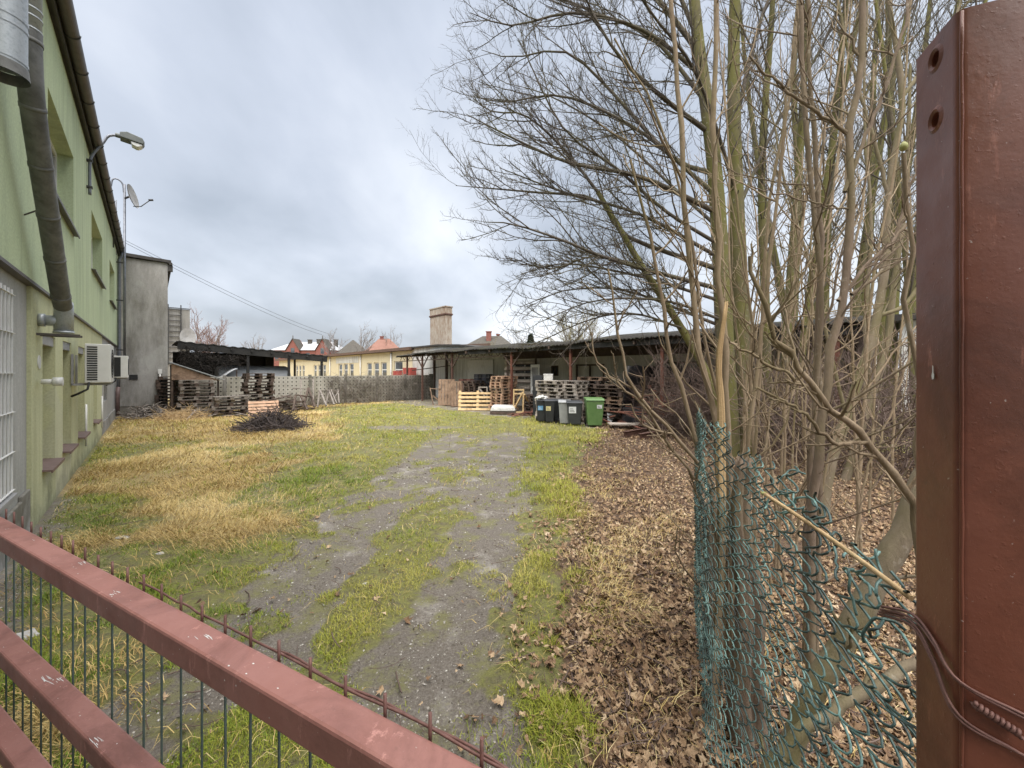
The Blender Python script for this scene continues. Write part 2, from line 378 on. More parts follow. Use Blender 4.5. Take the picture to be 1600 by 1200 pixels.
# ------------------------------------------------------------------ branches
def norm(a): return a/np.maximum(np.linalg.norm(a, axis=-1, keepdims=True), 1e-9)
def tubes(batches):
    """batches of (pts[N,P,3], rad[N,P], sides) -> verts, flat faces, face sizes"""
    V = []; Fc = []; n0 = 0
    for pts, rad, n in batches:
        if len(pts) == 0: continue
        Nn, P, _ = pts.shape
        t = np.empty_like(pts); t[:, 1:-1] = pts[:, 2:]-pts[:, :-2]; t[:, 0] = pts[:, 1]-pts[:, 0]; t[:, -1] = pts[:, -1]-pts[:, -2]
        t = norm(t)
        ref = np.where(np.abs(t[:, :1, 2:3]) > .9, np.array([1., 0, 0]), np.array([0, 0, 1.]))
        a = norm(np.cross(t, np.broadcast_to(ref, t.shape))); b = np.cross(t, a)
        g = np.arange(n)*2*np.pi/n
        ring = pts[:, :, None]+(a[:, :, None]*np.cos(g)[None, None, :, None]+b[:, :, None]*np.sin(g)[None, None, :, None])*rad[:, :, None, None]
        V.append(ring.reshape(-1, 3))
        i = np.arange(Nn)[:, None, None]*P*n; k = np.arange(P-1)[None, :, None]*n; j = np.arange(n)[None, None, :]; j2 = (j+1) % n
        q = np.stack([i+k+j, i+k+j2, i+k+n+j2, i+k+n+j], -1).reshape(-1, 4)+n0
        Fc.append(q); n0 += Nn*P*n
    V = np.concatenate(V); Fc = np.concatenate(Fc)
    return V, Fc.ravel(), np.full(len(Fc), 4)
def resample(pts, P):
    pts = np.asarray(pts, float)
    # Catmull-Rom smoothing then even resampling
    q = np.vstack([2*pts[0]-pts[1], pts, 2*pts[-1]-pts[-2]]); out = []
    for i in range(1, len(q)-2):
        for t in np.linspace(0, 1, 9)[:-1]:
            p0, p1, p2, p3 = q[i-1:i+3]
            out.append(.5*((2*p1)+(-p0+p2)*t+(2*p0-5*p1+4*p2-p3)*t*t+(-p0+3*p1-3*p2+p3)*t**3))
    out.append(pts[-1]); out = np.array(out)
    d = np.concatenate(([0], np.cumsum(np.linalg.norm(np.diff(out, axis=0), axis=1))))
    s = np.linspace(0, d[-1], P)
    return np.stack([np.interp(s, d, out[:, k]) for k in range(3)], 1)
def sprout(rng, pts, rad, K, t0, t1, ang, length, rbase, rtip, P=5, up=.25, wob=.18, bias=None, fall=.5, lscale=True, out=0.):
    """K children on every parent; returns child pts, rad"""
    Nn, Q, _ = pts.shape
    t = (np.arange(K)[None]+rng.random((Nn, K)))/K*(t1-t0)+t0
    f = t*(Q-1); i = np.minimum(f.astype(int), Q-2); w = (f-i)[..., None]
    r = np.arange(Nn)[:, None]
    p = pts[r, i]*(1-w)+pts[r, i+1]*w; tg = norm(pts[r, i+1]-pts[r, i]); pr = rad[r, i]*(1-w[..., 0])+rad[r, i+1]*w[..., 0]
    plen = np.linalg.norm(np.diff(pts, axis=1), axis=2).sum(1)[:, None]
    rv = rng.normal(size=tg.shape); side = norm(rv-tg*(rv*tg).sum(-1, keepdims=True))
    if bias is not None: side = norm(side+np.asarray(bias)); side = norm(side-tg*(side*tg).sum(-1, keepdims=True))
    a = np.radians(ang[0]+rng.random((Nn, K, 1))*(ang[1]-ang[0]))
    d = norm(tg*np.cos(a)+side*np.sin(a))
    L = (length[0]+rng.random((Nn, K))*(length[1]-length[0]))*(1-fall*t)
    if lscale: L = L*plen
    cr = np.minimum(pr*.72, rbase*(.7+.6*rng.random((Nn, K))))
    p = p.reshape(-1, 3); d = d.reshape(-1, 3); L = L.reshape(-1); cr = cr.reshape(-1)
    out_p = [p]; cur = p
    for k in range(P-1):
        d = norm(d+rng.normal(size=d.shape)*wob+np.array([0, 0, up])/(P-1)*2)
        cur = cur+d*(L/(P-1))[:, None]; out_p.append(cur)
    s = np.linspace(0, 1, P)[None]
    rr = cr[:, None]*(1-s)+np.minimum(cr[:, None]*.6, rtip)*s
    return np.stack(out_p, 1), rr
def limbs(rng, traces, P=12):
    pts = np.stack([resample(t[0], P) for t in traces]); 
    pts[:, 1:-1] += rng.normal(size=pts[:, 1:-1].shape)*.0
    s = np.linspace(0, 1, P)[None]
    r0 = np.array([t[1] for t in traces])[:, None]; r1 = np.array([t[2] for t in traces])[:, None]
    return pts, r0*(1-s)**.8+r1*(1-(1-s)**.8)
def emit_tree(name, label, cat, base, trunk, crown, tm, cm, group=None, crown_name='crown'):
    root = thing(name, label, cat, base, 0, group)
    b = np.array(base)
    if trunk:
        V, f, lt = tubes(trunk); np_mesh('trunk', V-b, f, lt, tm, root)
    if crown:
        V, f, lt = tubes(crown); np_mesh(crown_name, V-b, f, lt, cm, root)
    return root

# ------------------------------------------------------------------ value noise + ground masks
def vnoise(x, y, seed=0):
    xi = np.floor(x).astype(np.int64); yi = np.floor(y).astype(np.int64); fx = x-xi; fy = y-yi
    fx = fx*fx*(3-2*fx); fy = fy*fy*(3-2*fy)
    def h(a, b):
        n = (a*374761393+b*668265263+seed*1274126177) & 0x7fffffff
        n = ((n ^ (n >> 13))*1274126177) & 0x7fffffff
        return ((n ^ (n >> 16)) & 0xffff)/65535.
    return (h(xi, yi)*(1-fx)+h(xi+1, yi)*fx)*(1-fy)+(h(xi, yi+1)*(1-fx)+h(xi+1, yi+1)*fx)*fy
def fbm(x, y, s, seed=0, o=4):
    r = 0; a = .5; 
    for k in range(o): r = r+a*vnoise(x*s, y*s, seed+k); s *= 2.03; a *= .5
    return r/(1-.5**o)
def sst(x, a, b):
    t = np.clip((x-a)/(b-a), 0, 1); return t*t*(3-2*t)
def masks(X, Yy):
    n1 = fbm(X, Yy, .9, 3)-.5; n2 = fbm(X, Yy, 2.6, 9)-.5; n3 = fbm(X, Yy, .35, 21)-.5
    ys = [0, 2.3, 2.86, 3.75, 5.45, 8, 10, 14]
    lc = np.interp(Yy, ys, [-2.2, -2.15, -1.88, -2.0, -2.05, -2.0, -1.75, -1.4]); lw = np.interp(Yy, ys, [.5, .42, .5, .55, .62, .62, .6, .4])
    rc = np.interp(Yy, ys, [-.45, -.48, -.50, -.34, -.27, -.22, -.10, .1]); rw = np.interp(Yy, ys, [.5, .46, .50, .42, .46, .5, .55, .5])
    n4 = fbm(X, Yy, 5.5, 33, 3)-.5
    dl = 1-sst(np.abs(X-lc)+n1*.75+n2*.8+n4*.55, lw-.30, lw+.16); dr = 1-sst(np.abs(X-rc)+n1*.45+n2*.5+n4*.4, rw-.2, rw+.16)
    dl = dl*(1-.75*sst(n2+.6*n4, .06, .22)); dr = dr*(1-.5*sst(n2+.6*n4, .14, .28))
    lb = np.interp(Yy, [0, 2.3, 2.86, 5.45, 8, 10, 14], [.14, .28, .38, .68, 1.25, 1.95, 3.3])
    dm = (1-sst(np.abs(X+1.0)+n1*.5, 1.3, 1.7))*sst(Yy+n1*3, 3.2, 7.5)*.72*(1-.6*sst(n2+.5*n4, .02, .22))
    dirt = np.maximum(np.maximum(dl, dr), dm)*(1-sst(Yy+n1*3, 10.0, 14.5))
    v, u = to_yard(X, Yy)
    # bare earth in front of the shed and a small worn patch before the fence
    dirt = np.maximum(dirt, sst(v+n1*1.6, 10.9, 12.0)*sst(u, 3, 5)*.95)
    dirt = np.maximum(dirt, (1-sst(np.hypot((X+3.4)/2.3, (Yy-13.6)/.7)+n2*.8, .6, 1.1))*.6)
    dirt = np.maximum(dirt, (1-sst(v+1.1+n2*.5, .1, .45))*.7*(1-sst(u, 8, 12)))
    leaf = sst(X-lb+n1*.7+n2*.55+n4*.3, -.25, .4)
    leaf = leaf*(1-sst(v, 12.6, 13.4)*.6)
    dry = sst(-X-np.maximum(3.5, .45*Yy)+n1*2.6+n3*2.4+n2*1.0, -1.1, 1.5)
    dry = dry*(1-.85*sst(fbm(X, Yy, .6, 61, 4), .47, .62)*(1-.6*sst(Yy, 9, 13)))
    dry = np.maximum(dry, sst(u+n1*3, 21.0, 23.5)*sst(v, 5, 8)*.7)
    dry = dry*(1-sst(X, -1, 0))
    return dict(lb=lb, dirt=dirt*(1-leaf*.8), leaf=leaf, dry=dry, n1=n1, n2=n2, n3=n3, v=v, u=u)

def height(X, Yy):
    m = masks(X, Yy)
    return -.035*m['dirt']*(np.abs(X) < 4)+.03*m['n1']+.02*m['n2']

# ---- the ground sheet
def axis(lo, hi, step, far, grow):
    a = list(np.arange(lo, hi+1e-6, step)); s = step
    b = []
    x = hi
    while x < far: s *= grow; x += s; b.append(x)
    s = step; c = []; x = lo
    while x > -far: s *= grow; x -= s; c.append(x)
    return np.array(c[::-1]+a+b)
gx = axis(-15, 15, .11, 700, 1.22); gy = axis(-1.5, 27, .11, 900, 1.22)
GX, GY = np.meshgrid(gx, gy)
GM = masks(GX, GY)
near = (1-sst(np.hypot(GX, GY-10), 24, 34))
GZ = height(GX, GY)*near
nx, ny = len(gx), len(gy)
idx = np.arange(nx*ny).reshape(ny, nx)
q = np.stack([idx[:-1, :-1], idx[:-1, 1:], idx[1:, 1:], idx[1:, :-1]], -1).reshape(-1, 4)

def ground_mat():
    m, nt, b = nodes_of('yard_ground')
    p = pos(nt)
    def att(n): a = nt.nodes.new('ShaderNodeAttribute'); a.attribute_name = n; return a.outputs['Fac']
    fine = noise(nt, p, 55, 8, .8); mid = noise(nt, p, 9, 6, .7); big = noise(nt, p, 1.7, 5, .65)
    soil = ramp(nt, fine, [(.3, (.06, .045, .033)), (.7, (.15, .12, .09))])
    green = ramp(nt, fine, [(.3, (.11, .115, .03)), (.7, (.26, .25, .075))])
    green = mixc(nt, ramp(nt, mid, [(.45, (0, 0, 0)), (.62, (.7,)*3)]), green, soil)
    dry = ramp(nt, fine, [(.3, (.20, .145, .06)), (.7, (.42, .32, .145))])
    dirt = ramp(nt, fine, [(.27, (.06, .047, .035)), (.5, (.17, .146, .12)), (.75, (.34, .305, .265))])
    dirt = mixc(nt, ramp(nt, big, [(.54, (0, 0, 0)), (.68, (.6,)*3)]), dirt, ramp(nt, fine, [(.3, (.27, .25, .225)), (.7, (.56, .53, .49))]))
    moss = ramp(nt, math_(nt, 'ADD', math_(nt, 'MULTIPLY', noise(nt, p, 2.6, 6, .7), .7), math_(nt, 'MULTIPLY', fine, .3)), [(.50, (0, 0, 0)), (.60, (.75,)*3)])
    dirt = mixc(nt, moss, dirt, (.20, .195, .065))
    dirt = mixc(nt, ramp(nt, mid, [(.58, (0, 0, 0)), (.72, (.6,)*3)]), dirt, (.075, .058, .045))
    leaf = ramp(nt, mid, [(.3, (.06, .038, .025)), (.55, (.15, .095, .06)), (.75, (.24, .16, .105))])
    leaf = mixc(nt, ramp(nt, fine, [(.5, (0, 0, 0)), (.65, (.6,)*3)]), leaf, (.16, .11, .08))
    def edge(a, amt=.5):
        x = math_(nt, 'ADD', a, math_(nt, 'MULTIPLY_ADD', mid, amt, -amt/2))
        return ramp(nt, x, [(.38, (0, 0, 0)), (.62, (1, 1, 1))])
    c = mixc(nt, edge(att('dry')), green, dry)
    c = mixc(nt, edge(att('dirt'), .55), c, dirt)
    c = mixc(nt, edge(att('leaf')), c, leaf)
    nt.links.new(c, b.inputs['Base Color'])
    r = ramp(nt, big, [(.42, (.62,)*3), (.6, (.95,)*3)]); nt.links.new(r, b.inputs['Roughness'])
    h = math_(nt, 'ADD', math_(nt, 'MULTIPLY', mid, 1.2), math_(nt, 'MULTIPLY', fine, .8))
    bump(nt, b, h, .75, .035)
    return m
g = np_mesh('ground', np.stack([GX, GY, GZ], -1).reshape(-1, 3), q.ravel(), np.full(len(q), 4), ground_mat(),
            attrs={k: GM[k].ravel()*(near.ravel() if k != 'dry' else 1) for k in ('dirt', 'leaf', 'dry')})
setting(g)

# ---- ground cover: blades and fallen leaves (nobody could count them)
def cover_mat(name, stops, trans=.25):
    m, nt, b = nodes_of(name)
    a = nt.nodes.new('ShaderNodeAttribute'); a.attribute_name = 'tone'
    c = ramp(nt, a.outputs['Fac'], stops)
    sp = ramp(nt, noise(nt, pos(nt), 60, 4), [(.3, (.8,)*3), (.7, (1.15,)*3)])
    c = mixc(nt, 1., c, sp, 'MULTIPLY')
    nt.links.new(c, b.inputs['Base Color']); b.inputs['Roughness'].default_value = .65
    b.inputs['Specular IOR Level'].default_value = .3
    return m
M['blade'] = cover_mat('grass_blades', [(0, (.08, .155, .016)), (.3, (.175, .255, .028)), (.6, (.33, .34, .045)), (1, (.48, .43, .12))])
M['straw'] = cover_mat('dry_grass_blades', [(0, (.26, .165, .055)), (.35, (.47, .325, .115)), (.7, (.62, .47, .19)), (1, (.70, .59, .33))])
M['leaves'] = cover_mat('fallen_leaves', [(0, (.07, .040, .026)), (.3, (.19, .115, .066)), (.6, (.33, .22, .13)), (.85, (.46, .335, .21)), (1, (.60, .47, .32))])

def candidates(rng, n, y0=1.0, y1=26.):
    Yy = np.exp(rng.uniform(np.log(y0), np.log(y1), n)); X = rng.uniform(-1.6, 1.6, n)*(Yy+.25)
    return X, Yy
def blades(name, X, Yy, hgt, wid, lean, tone, m, azim=None):
    n = len(X); rng = np.random.default_rng(len(name)+n)
    Z = height(X, Yy)
    az = rng.uniform(0, 2*np.pi, n) if azim is None else azim
    d = np.stack([np.cos(az), np.sin(az), np.zeros(n)], 1)
    fa = az+np.pi/2+rng.normal(0, .7, n)
    s = np.stack([np.cos(fa), np.sin(fa), np.zeros(n)], 1)*wid[:, None]/2
    b = np.stack([X, Yy, Z-.01], 1); up = np.array([0, 0, 1.])
    l = lean[:, None]; h = hgt[:, None]
    p1 = b+up*h*(.55-.15*np.abs(l))+d*h*l*.35; p2 = b+up*h*np.clip(1-.62*l, .12, 1)+d*h*l
    V = np.stack([b-s, b+s, p1-s*.8, p1+s*.8, p2], 1).reshape(-1, 3)
    i = np.arange(n)[:, None]*5
    f = np.concatenate([np.concatenate([i+0, i+1, i+3, i+2], 1), np.concatenate([i+2, i+3, i+4], 1)], 1)
    o = np_mesh(name, V, f.ravel(), np.tile([4, 3], n), m, attrs={'tone': np.repeat(tone, 5)})
    return setting(o, 'stuff')

rng = np.random.default_rng(5)
def keep_out(v, u):
    return (v > -1.0) & (u < 24.2) & ~((v > 12.6) & (u > 1.0))
# green grass
X, Yy = candidates(rng, 900000); m = masks(X, Yy)
tuft = fbm(X, Yy, 3.2, 40, 3); patch = fbm(X, Yy, .8, 55, 3)
strip = sst(X-(.05), -.1, .25)*(1-sst(X-m['lb'], .15, .6))
w = np.clip((1-m['dirt']*1.12), 0, 1)*(1-m['leaf']*.985)*(1-m['dry']*.80)
w = w*sst(tuft, .30+.12*sst(m['dirt'], .05, .5), .55)
w = w*(1-.55*strip); w = np.maximum(w, strip*sst(tuft+patch*.5, .76, .90)*.95)
w = np.maximum(w, m['dirt']*sst(tuft, .56, .72)*.16)
k = (rng.random(len(X)) < w) & keep_out(m['v'], m['u'])
X, Yy, patch, tuft, st_ = X[k], Yy[k], patch[k], tuft[k], strip[k]
n = len(X); far = np.maximum(1, Yy/4.5)
left = sst(-X, 2.2, 3.2)
hg = (.022+.035*rng.random(n)+(.03+.09*left)*sst(tuft, .5, .8)*rng.random(n)+.11*st_*rng.random(n)*sst(tuft, .4, .6))*np.minimum(far, 1.4)
tone = np.clip(.28+.9*(patch-.4)+.40*rng.random(n)+.16*sst(Yy, 5, 12)-.18*left*(Yy < 8), 0, 1)
blades('green_grass', X, Yy, hg, .0034*far**.9*(1+.5*rng.random(n)), .25+.75*rng.random(n), tone, M['blade'])
# dry grass
X, Yy = candidates(rng, 640000); m = masks(X, Yy)
sw = fbm(X, Yy, .7, 77, 3); tuft = fbm(X, Yy, 2.2, 81, 3)
mixed = (1-m['dirt'])*(1-m['leaf'])*(.05+.16*sst(-X, 2.6, 4.4)*sst(tuft, .4, .6))*(.45+.55*sst(Yy, 3, 6))
inleaf = m['leaf']*(1-sst(np.abs(X-m['lb']-.65)+m['n1']*1.3, .2, .9))*(1-sst(Yy, 7, 11))*sst(Yy, 2.3, 3.8)*.42*sst(tuft, .38, .58)+m['leaf']*.03
w = np.maximum(np.maximum(m['dry']*sst(tuft, .2, .45)*(1-.5*m['dirt']), mixed), inleaf)
k = (rng.random(len(X)) < w) & keep_out(m['v'], m['u'])
X, Yy, sw, tuft = X[k], Yy[k], sw[k], tuft[k]; n = len(X); far = np.maximum(1, Yy/4.5)
isdry = m['dry'][k]; il = m['leaf'][k]
hg = (.08+.14*rng.random(n)+.16*sst(tuft, .5, .75)*rng.random(n))*np.where(isdry > .4, 1, .7)
blades('dry_grass', X, Yy, hg, .0036*far**.9*(1+.5*rng.random(n)), .75+.6*rng.random(n), np.clip(.12+.75*rng.random(n)+.5*(sw-.5)+.1*il, 0, 1), M['straw'],
       azim=sw*11+rng.normal(0, 1.0, n))
# fallen maple leaves
outline = []
for a, r in ((0, 1.0), (22, .52), (48, .88), (72, .45), (100, .62), (140, .34), (180, .30), (220, .34), (260, .62), (288, .45), (312, .88), (338, .52)):
    outline.append((math.cos(math.radians(a))*r, math.sin(math.radians(a))*r))
outline = np.array(outline)
X, Yy = candidates(rng, 260000, 1.0, 20); m = masks(X, Yy)
cl = fbm(X, Yy, 1.6, 91, 3)
w = np.maximum(m['leaf']*sst(cl, .12, .42), .38*sst(X-m['lb'], -.7, 0.)*sst(cl, .3, .6)); w = np.maximum(w, .006)
dens = np.clip((Yy/5.5)**1.0, .30, 1.0)
k = (rng.random(len(X)) < w*dens*.95) & keep_out(m['v']-.8, m['u'])
X, Yy = X[k], Yy[k]; n = len(X)
sz = (.016+.034*rng.random(n)**1.3)*np.maximum(1, Yy/8)
az = rng.uniform(0, 2*np.pi, n); tx = rng.normal(0, .45, n); ty = rng.normal(0, .45, n); curl = rng.normal(.3, .75, n)
o2 = np.broadcast_to(outline, (n, 12, 2))*sz[:, None, None]*(1+.16*rng.normal(size=(n, 12, 1)))*np.stack([np.ones(n), .45+.6*rng.random(n)], 1)[:, None]
lx = o2[..., 0]*np.cos(az)[:, None]-o2[..., 1]*np.sin(az)[:, None]; ly = o2[..., 0]*np.sin(az)[:, None]+o2[..., 1]*np.cos(az)[:, None]
lz = lx*tx[:, None]+ly*ty[:, None]+curl[:, None]*(o2[..., 1]**2)/sz[:, None]*1.1+rng.normal(0, .12, (n, 12))*sz[:, None]
hz = height(X, Yy)+.012+.03*rng.random(n)
P = np.stack([X[:, None]+lx, Yy[:, None]+ly, np.maximum(hz[:, None]+lz, (hz-.012)[:, None])], -1)
C = np.stack([X, Yy, hz], -1)[:, None]
V = np.concatenate([P, C], 1).reshape(-1, 3)
i = np.arange(n)[:, None, None]*13; j = np.arange(12)[None, :, None]
f = np.concatenate([i+j, i+(j+1) % 12, np.broadcast_to(i+12, (n, 12, 1))], -1)
setting(np_mesh('fallen_leaves', V, f.ravel(), np.full(n*12, 3), M['leaves'], attrs={'tone': np.repeat(np.clip(rng.beta(1.75, 1.6, n)*(.75+.5*fbm(X, Yy, 1.1, 95, 3)), 0, 1), 13)}, smooth=False), 'stuff')
# loose grit on the worn track and broken twigs on the litter
X, Yy = candidates(rng, 200000, 1.2, 9); m = masks(X, Yy)
k = (rng.random(len(X)) < m['dirt']*.45*np.clip(Yy/3, .5, 1)) & keep_out(m['v'], m['u']); X, Yy = X[k], Yy[k]; n = len(X)
s_ = (.0022+.0075*rng.random(n)**3)*np.maximum(1, Yy/3.5); hz = height(X, Yy)
oct_ = np.array([(1, 0, 0), (0, 1, 0), (-1, 0, 0), (0, -1, 0), (0, 0, .7), (0, 0, -.7)]); tri = np.array([(0, 1, 4), (1, 2, 4), (2, 3, 4), (3, 0, 4), (1, 0, 5), (2, 1, 5), (3, 2, 5), (0, 3, 5)])
az = rng.uniform(0, 6.28, n); V = oct_[None]*s_[:, None, None]*(1+.3*rng.normal(size=(n, 6, 1)))
V = np.stack([V[..., 0]*np.cos(az)[:, None]-V[..., 1]*np.sin(az)[:, None]+X[:, None], V[..., 0]*np.sin(az)[:, None]+V[..., 1]*np.cos(az)[:, None]+Yy[:, None], V[..., 2]+hz[:, None]+s_[:, None]*.3], -1).reshape(-1, 3)
f = (tri[None]+np.arange(n)[:, None, None]*6)
M['grit'] = cover_mat('grit_stones', [(0, (.08, .065, .05)), (.45, (.22, .195, .165)), (.8, (.38, .35, .31)), (1, (.60, .58, .54))])
setting(np_mesh('gravel', V, f.ravel(), np.full(n*8, 3), M['grit'], attrs={'tone': np.repeat(rng.random(n), 6)}, smooth=False), 'stuff')
X, Yy = candidates(rng, 9000, 1.5, 14); m = masks(X, Yy); k = (rng.random(len(X)) < .75*m['leaf']+.05) & keep_out(m['v'], m['u']); X, Yy = X[k], Yy[k]; n = len(X)
az = rng.uniform(0, 6.28, n); L = .06+.26*rng.random(n)**2; t = np.linspace(-.5, .5, 4)[None]; bend = rng.normal(0, .12, n)
P = np.stack([X[:, None]+np.cos(az)[:, None]*L[:, None]*t-np.sin(az)[:, None]*(bend*L)[:, None]*t*t*4, Yy[:, None]+np.sin(az)[:, None]*L[:, None]*t+np.cos(az)[:, None]*(bend*L)[:, None]*t*t*4, (height(X, Yy)+.03)[:, None]+rng.normal(0, .012, (n, 1))+rng.normal(0, .06, (n, 1))*L[:, None]*t], -1)
V, f, lt = tubes([(P, (.0018+.0035*rng.random((n, 1))**2)*np.ones((1, 4)), 4)])
setting(np_mesh('twig_litter', V, f, lt, M['twig_brown']), 'stuff')
#PART2
# ================================================================== green building on the left
B = Y('green_building', 'two-storey green rendered building with a grey and pale green ground floor along the yard', 'building', -1.1, 10)
b = B.o
up_w = [(2.7, 5.3, 4.55, 6.0), (8.4, 10.88, 4.55, 6.0), (13.9, 16.8, 4.5, 5.95), (19.6, 22.2, 4.5, 5.95)]
q = B.mb(); q.wall(-1.36, -1.05, -3, 24.45, 3.1, 7.12, up_w); q.box(-9, -1.36, 24.1, 24.45, 0, 7.12); q.box(-9, -1.36, -3, -2.7, 0, 7.12)
q.build('upper_wall', M['green_plaster'], b)
nich = [(8.27, 9.25, .62, 2.52), (9.95, 10.9, .62, 2.52), (11.85, 12.9, .62, 2.52), (14.75, 15.7, .64, 2.5)]
q = B.mb(); q.wall(-1.40, -1.08, 7.6, 17.2, -.1, 3.098, nich); q.build('lower_wall', M['pale_plaster'], b)
q = B.mb(); q.wall(-1.40, -1.12, -3, 7.6, -.1, 3.098, [(4.7, 6.48, .75, 2.8)])
q2 = B.mb(); q2.wall(-1.40, -1.11, 17.2, 24.45, -.1, 3.098, [(18.3, 19.6, 1.0, 2.4)]); q2.build('lower_wall', M['grey_plaster'], b)['label'] = 'grey cement lower wall at the far end'
lw = q.build('lower_wall', M['grey_plaster'], b); lw['label'] = 'bare grey cement lower wall'
rb = random.Random(4)
for a, z in ((-3, .5), (17.2, .42)):
    u = a; q = B.mb()
    while u < (7.58 if a < 0 else 24.4):
        L = min(rb.uniform(.5, 1.1), (7.58 if a < 0 else 24.4)-u); q.box(-1.12, -1.085+rb.uniform(-.008, .008), u, u+L-.004, -.1, z+rb.uniform(-.05, .05)); u += L
    q.build('plinth', M['concrete'], b, .01)
for (a, c, z0, z1) in nich:
    q = B.mb(); q.box(-1.46, -1.36, a-.05, c+.05, z0-.05, z1+.05); n_ = q.build('blocked_opening', M['niche_board'], b)
    q = B.mb(); q.box(-1.355, -1.10, a+.003, c-.003, z1-.14, z1-.003); q.build('shutter_box', M['grey_sill'], n_)
    q = B.mb(); q.prism([(-1.35, z0+.03), (-1.35, z0+.055), (-.985, z0+.012), (-.985, z0-.03), (-1.0, z0-.03), (-1.0, z0-.012)], a-.03, c+.03)
    q.build('window_sill', M['sill'], n_)
for (a, c, z0, z1) in up_w:
    q = B.mb()
    for s in ((a, a+.07), (c-.07, c), ((a+c)/2-.05, (a+c)/2+.05)): q.box(-1.31, -1.25, s[0], s[1], z0, z1)
    q.box(-1.308, -1.252, a, c, z0, z0+.08); q.box(-1.308, -1.252, a, c, z1-.08, z1)
    wn = q.build('window', M['white_paint'], b)
    q = B.mb(); q.box(-1.29, -1.272, a+.02, c-.02, z0+.02, z1-.02); q.build('pane', M['glass'], wn)
    q = B.mb(); q.prism([(-1.25, z0+.03), (-.97, z0), (-.97, z0-.04), (-.985, z0-.04), (-.985, z0-.018), (-1.25, z0+.005)], a-.04, c+.04); q.build('window_sill', M['gutter'], wn)
# grilled window in the grey part
q = B.mb(); a, c, z0, z1 = 4.7, 6.48, .75, 2.8
q.box(-1.30, -1.24, a, a+.08, z0, z1); q.box(-1.30, -1.24, c-.08, c, z0, z1); q.box(-1.298, -1.242, a, c, z0, z0+.08); q.box(-1.298, -1.242, a, c, z1-.08, z1)
wn = q.build('window', M['white_paint'], b)
q = B.mb(); q.box(-1.28, -1.262, a+.02, c-.02, z0+.02, z1-.02); q.build('pane', M['glass'], wn)
q = B.mb()
for i in range(15):
    u = a-.06+i*(c-a+.12)/14; q.beam((-1.06, u, z0-.06), (-1.06, u, z1+.06), .014, .014)
for z in (z0+.0, z0+.4, z0+.82, z0+1.23, z0+1.65, z1): q.beam((-1.052, a-.1, z), (-1.052, c+.1, z), .02, .005)
q.build('grille', M['white_paint'], wn)
q = B.mb(); q.box(-1.24, -1.02, a-.06, c+.06, z0-.09, z0-.03); q.build('window_sill', M['grey_sill'], wn, .008)
q = B.mb(); q.box(-1.33, -1.27, 18.3, 19.6, 1.0, 2.4); q.build('window', M['glass'], b)
# dark strip put in for the shadow under the upper wall; eaves
q = B.mb(); q.box(-1.12, -1.035, -3, 24.44, 3.06, 3.097); q.build('shadow_line', M['gutter'], b)
q = B.mb(); q.box(-9.2, -1.0, -3.2, 24.6, 7.14, 7.30); q.box(-1.0, -.97, -3.2, 24.6, 7.10, 7.30); q.build('roof', M['tar'], b)
q = B.mb(); pr = []
for k in range(13): g_ = math.pi+math.pi*k/12; pr.append((-.885+.085*math.cos(g_), 7.24+.085*math.sin(g_)))
for k in range(13): g_ = 2*math.pi-math.pi*k/12; pr.append((-.885+.075*math.cos(g_), 7.24+.075*math.sin(g_)))
nn = len(pr)
q.prism(pr, -3.2, 24.6)
gt = q.build('gutter', M['gutter'], b)
for k in range(28):
    u = -3+k*1.0; q = B.mb()
    q.tube([(-.885+.09*math.cos(math.pi+math.pi*j/10), u, 7.24+.09*math.sin(math.pi+math.pi*j/10)) for j in range(11)], .011, 6)
    q.build('gutter_bracket', M['dark_metal'], gt)
q = B.mb(); q.tube([(-.885, 23.6, 7.16), (-.9, 23.6, 7.0), (-.98, 23.6, 6.8), (-.98, 23.6, 2.0), (-1.0, 23.5, 1.3)], .055, 12); dp = q.build('downpipe', M['mast'], b)
q = B.mb(); q.tube([(-1.0, 23.5, 1.32), (-1.02, 23.45, 1.0), (-1.02, 23.45, .1)], .07, 12); q.build('lower_pipe', M['sill'], dp)
q = B.mb(); q.tube([(-1.05, 7.95, 1.86), (-.93, 7.95, 1.86)], .035, 12); q.tube([(-.95, 7.95, 1.86), (-.86, 7.95, 1.86)], .06, 14); q.build('vent_pipe', M['plastic_white'], b)
q = B.mb(); q.tube([(-1.082, 8.02, 2.12), (-1.07, 8.02, 2.12)], .09, 16); q.build('vent_cover', M['plastic_white'], b)
for u in (12.95, 16.9):
    q = B.mb(); q.tube([(-1.06, u, .3), (-1.06, u, 1.25)], .02, 6); q.build('conduit', M['white_paint'], b)

# ducts on the facade
D = Y('flue_pipe', 'long dull grey round flue pipe slanting down the green wall to a silver elbow', 'flue pipe', -.86, 8)
ax = [(-.86, 5.93, 5.3), (-.86, 5.95, 5.05), (-.86, 6.05, 4.75), (-.86, 6.35, 4.38), (-.86, 7.09, 3.63), (-.86, 7.75, 3.0), (-.86, 7.93, 2.88)]
q = D.mb(); rs = resample(ax, 34); q.tube(rs, .09, 20, caps=False); q.build('pipe', M['galv_dull'], D.o)
for k in (1, 7, 13, 19, 25, 31):
    q = D.mb(); t = Vector(rs[k+1])-Vector(rs[k-1]); t.normalize(); q.tube([Vector(rs[k])-t*.02, Vector(rs[k])+t*.02], .095, 20)
    q.build('seam_band', M['galv_dull'], D.o)
q = D.mb(); q.tube([(-.86, 5.93, 5.26), (-.86, 5.93, 7.9)], .086, 20)
for z in (5.3, 5.42, 5.5): q.tube([(-.86, 5.93, z), (-.86, 5.93, z+.015)], .091, 20)
q.build('upper_pipe', M['galv'], D.o)
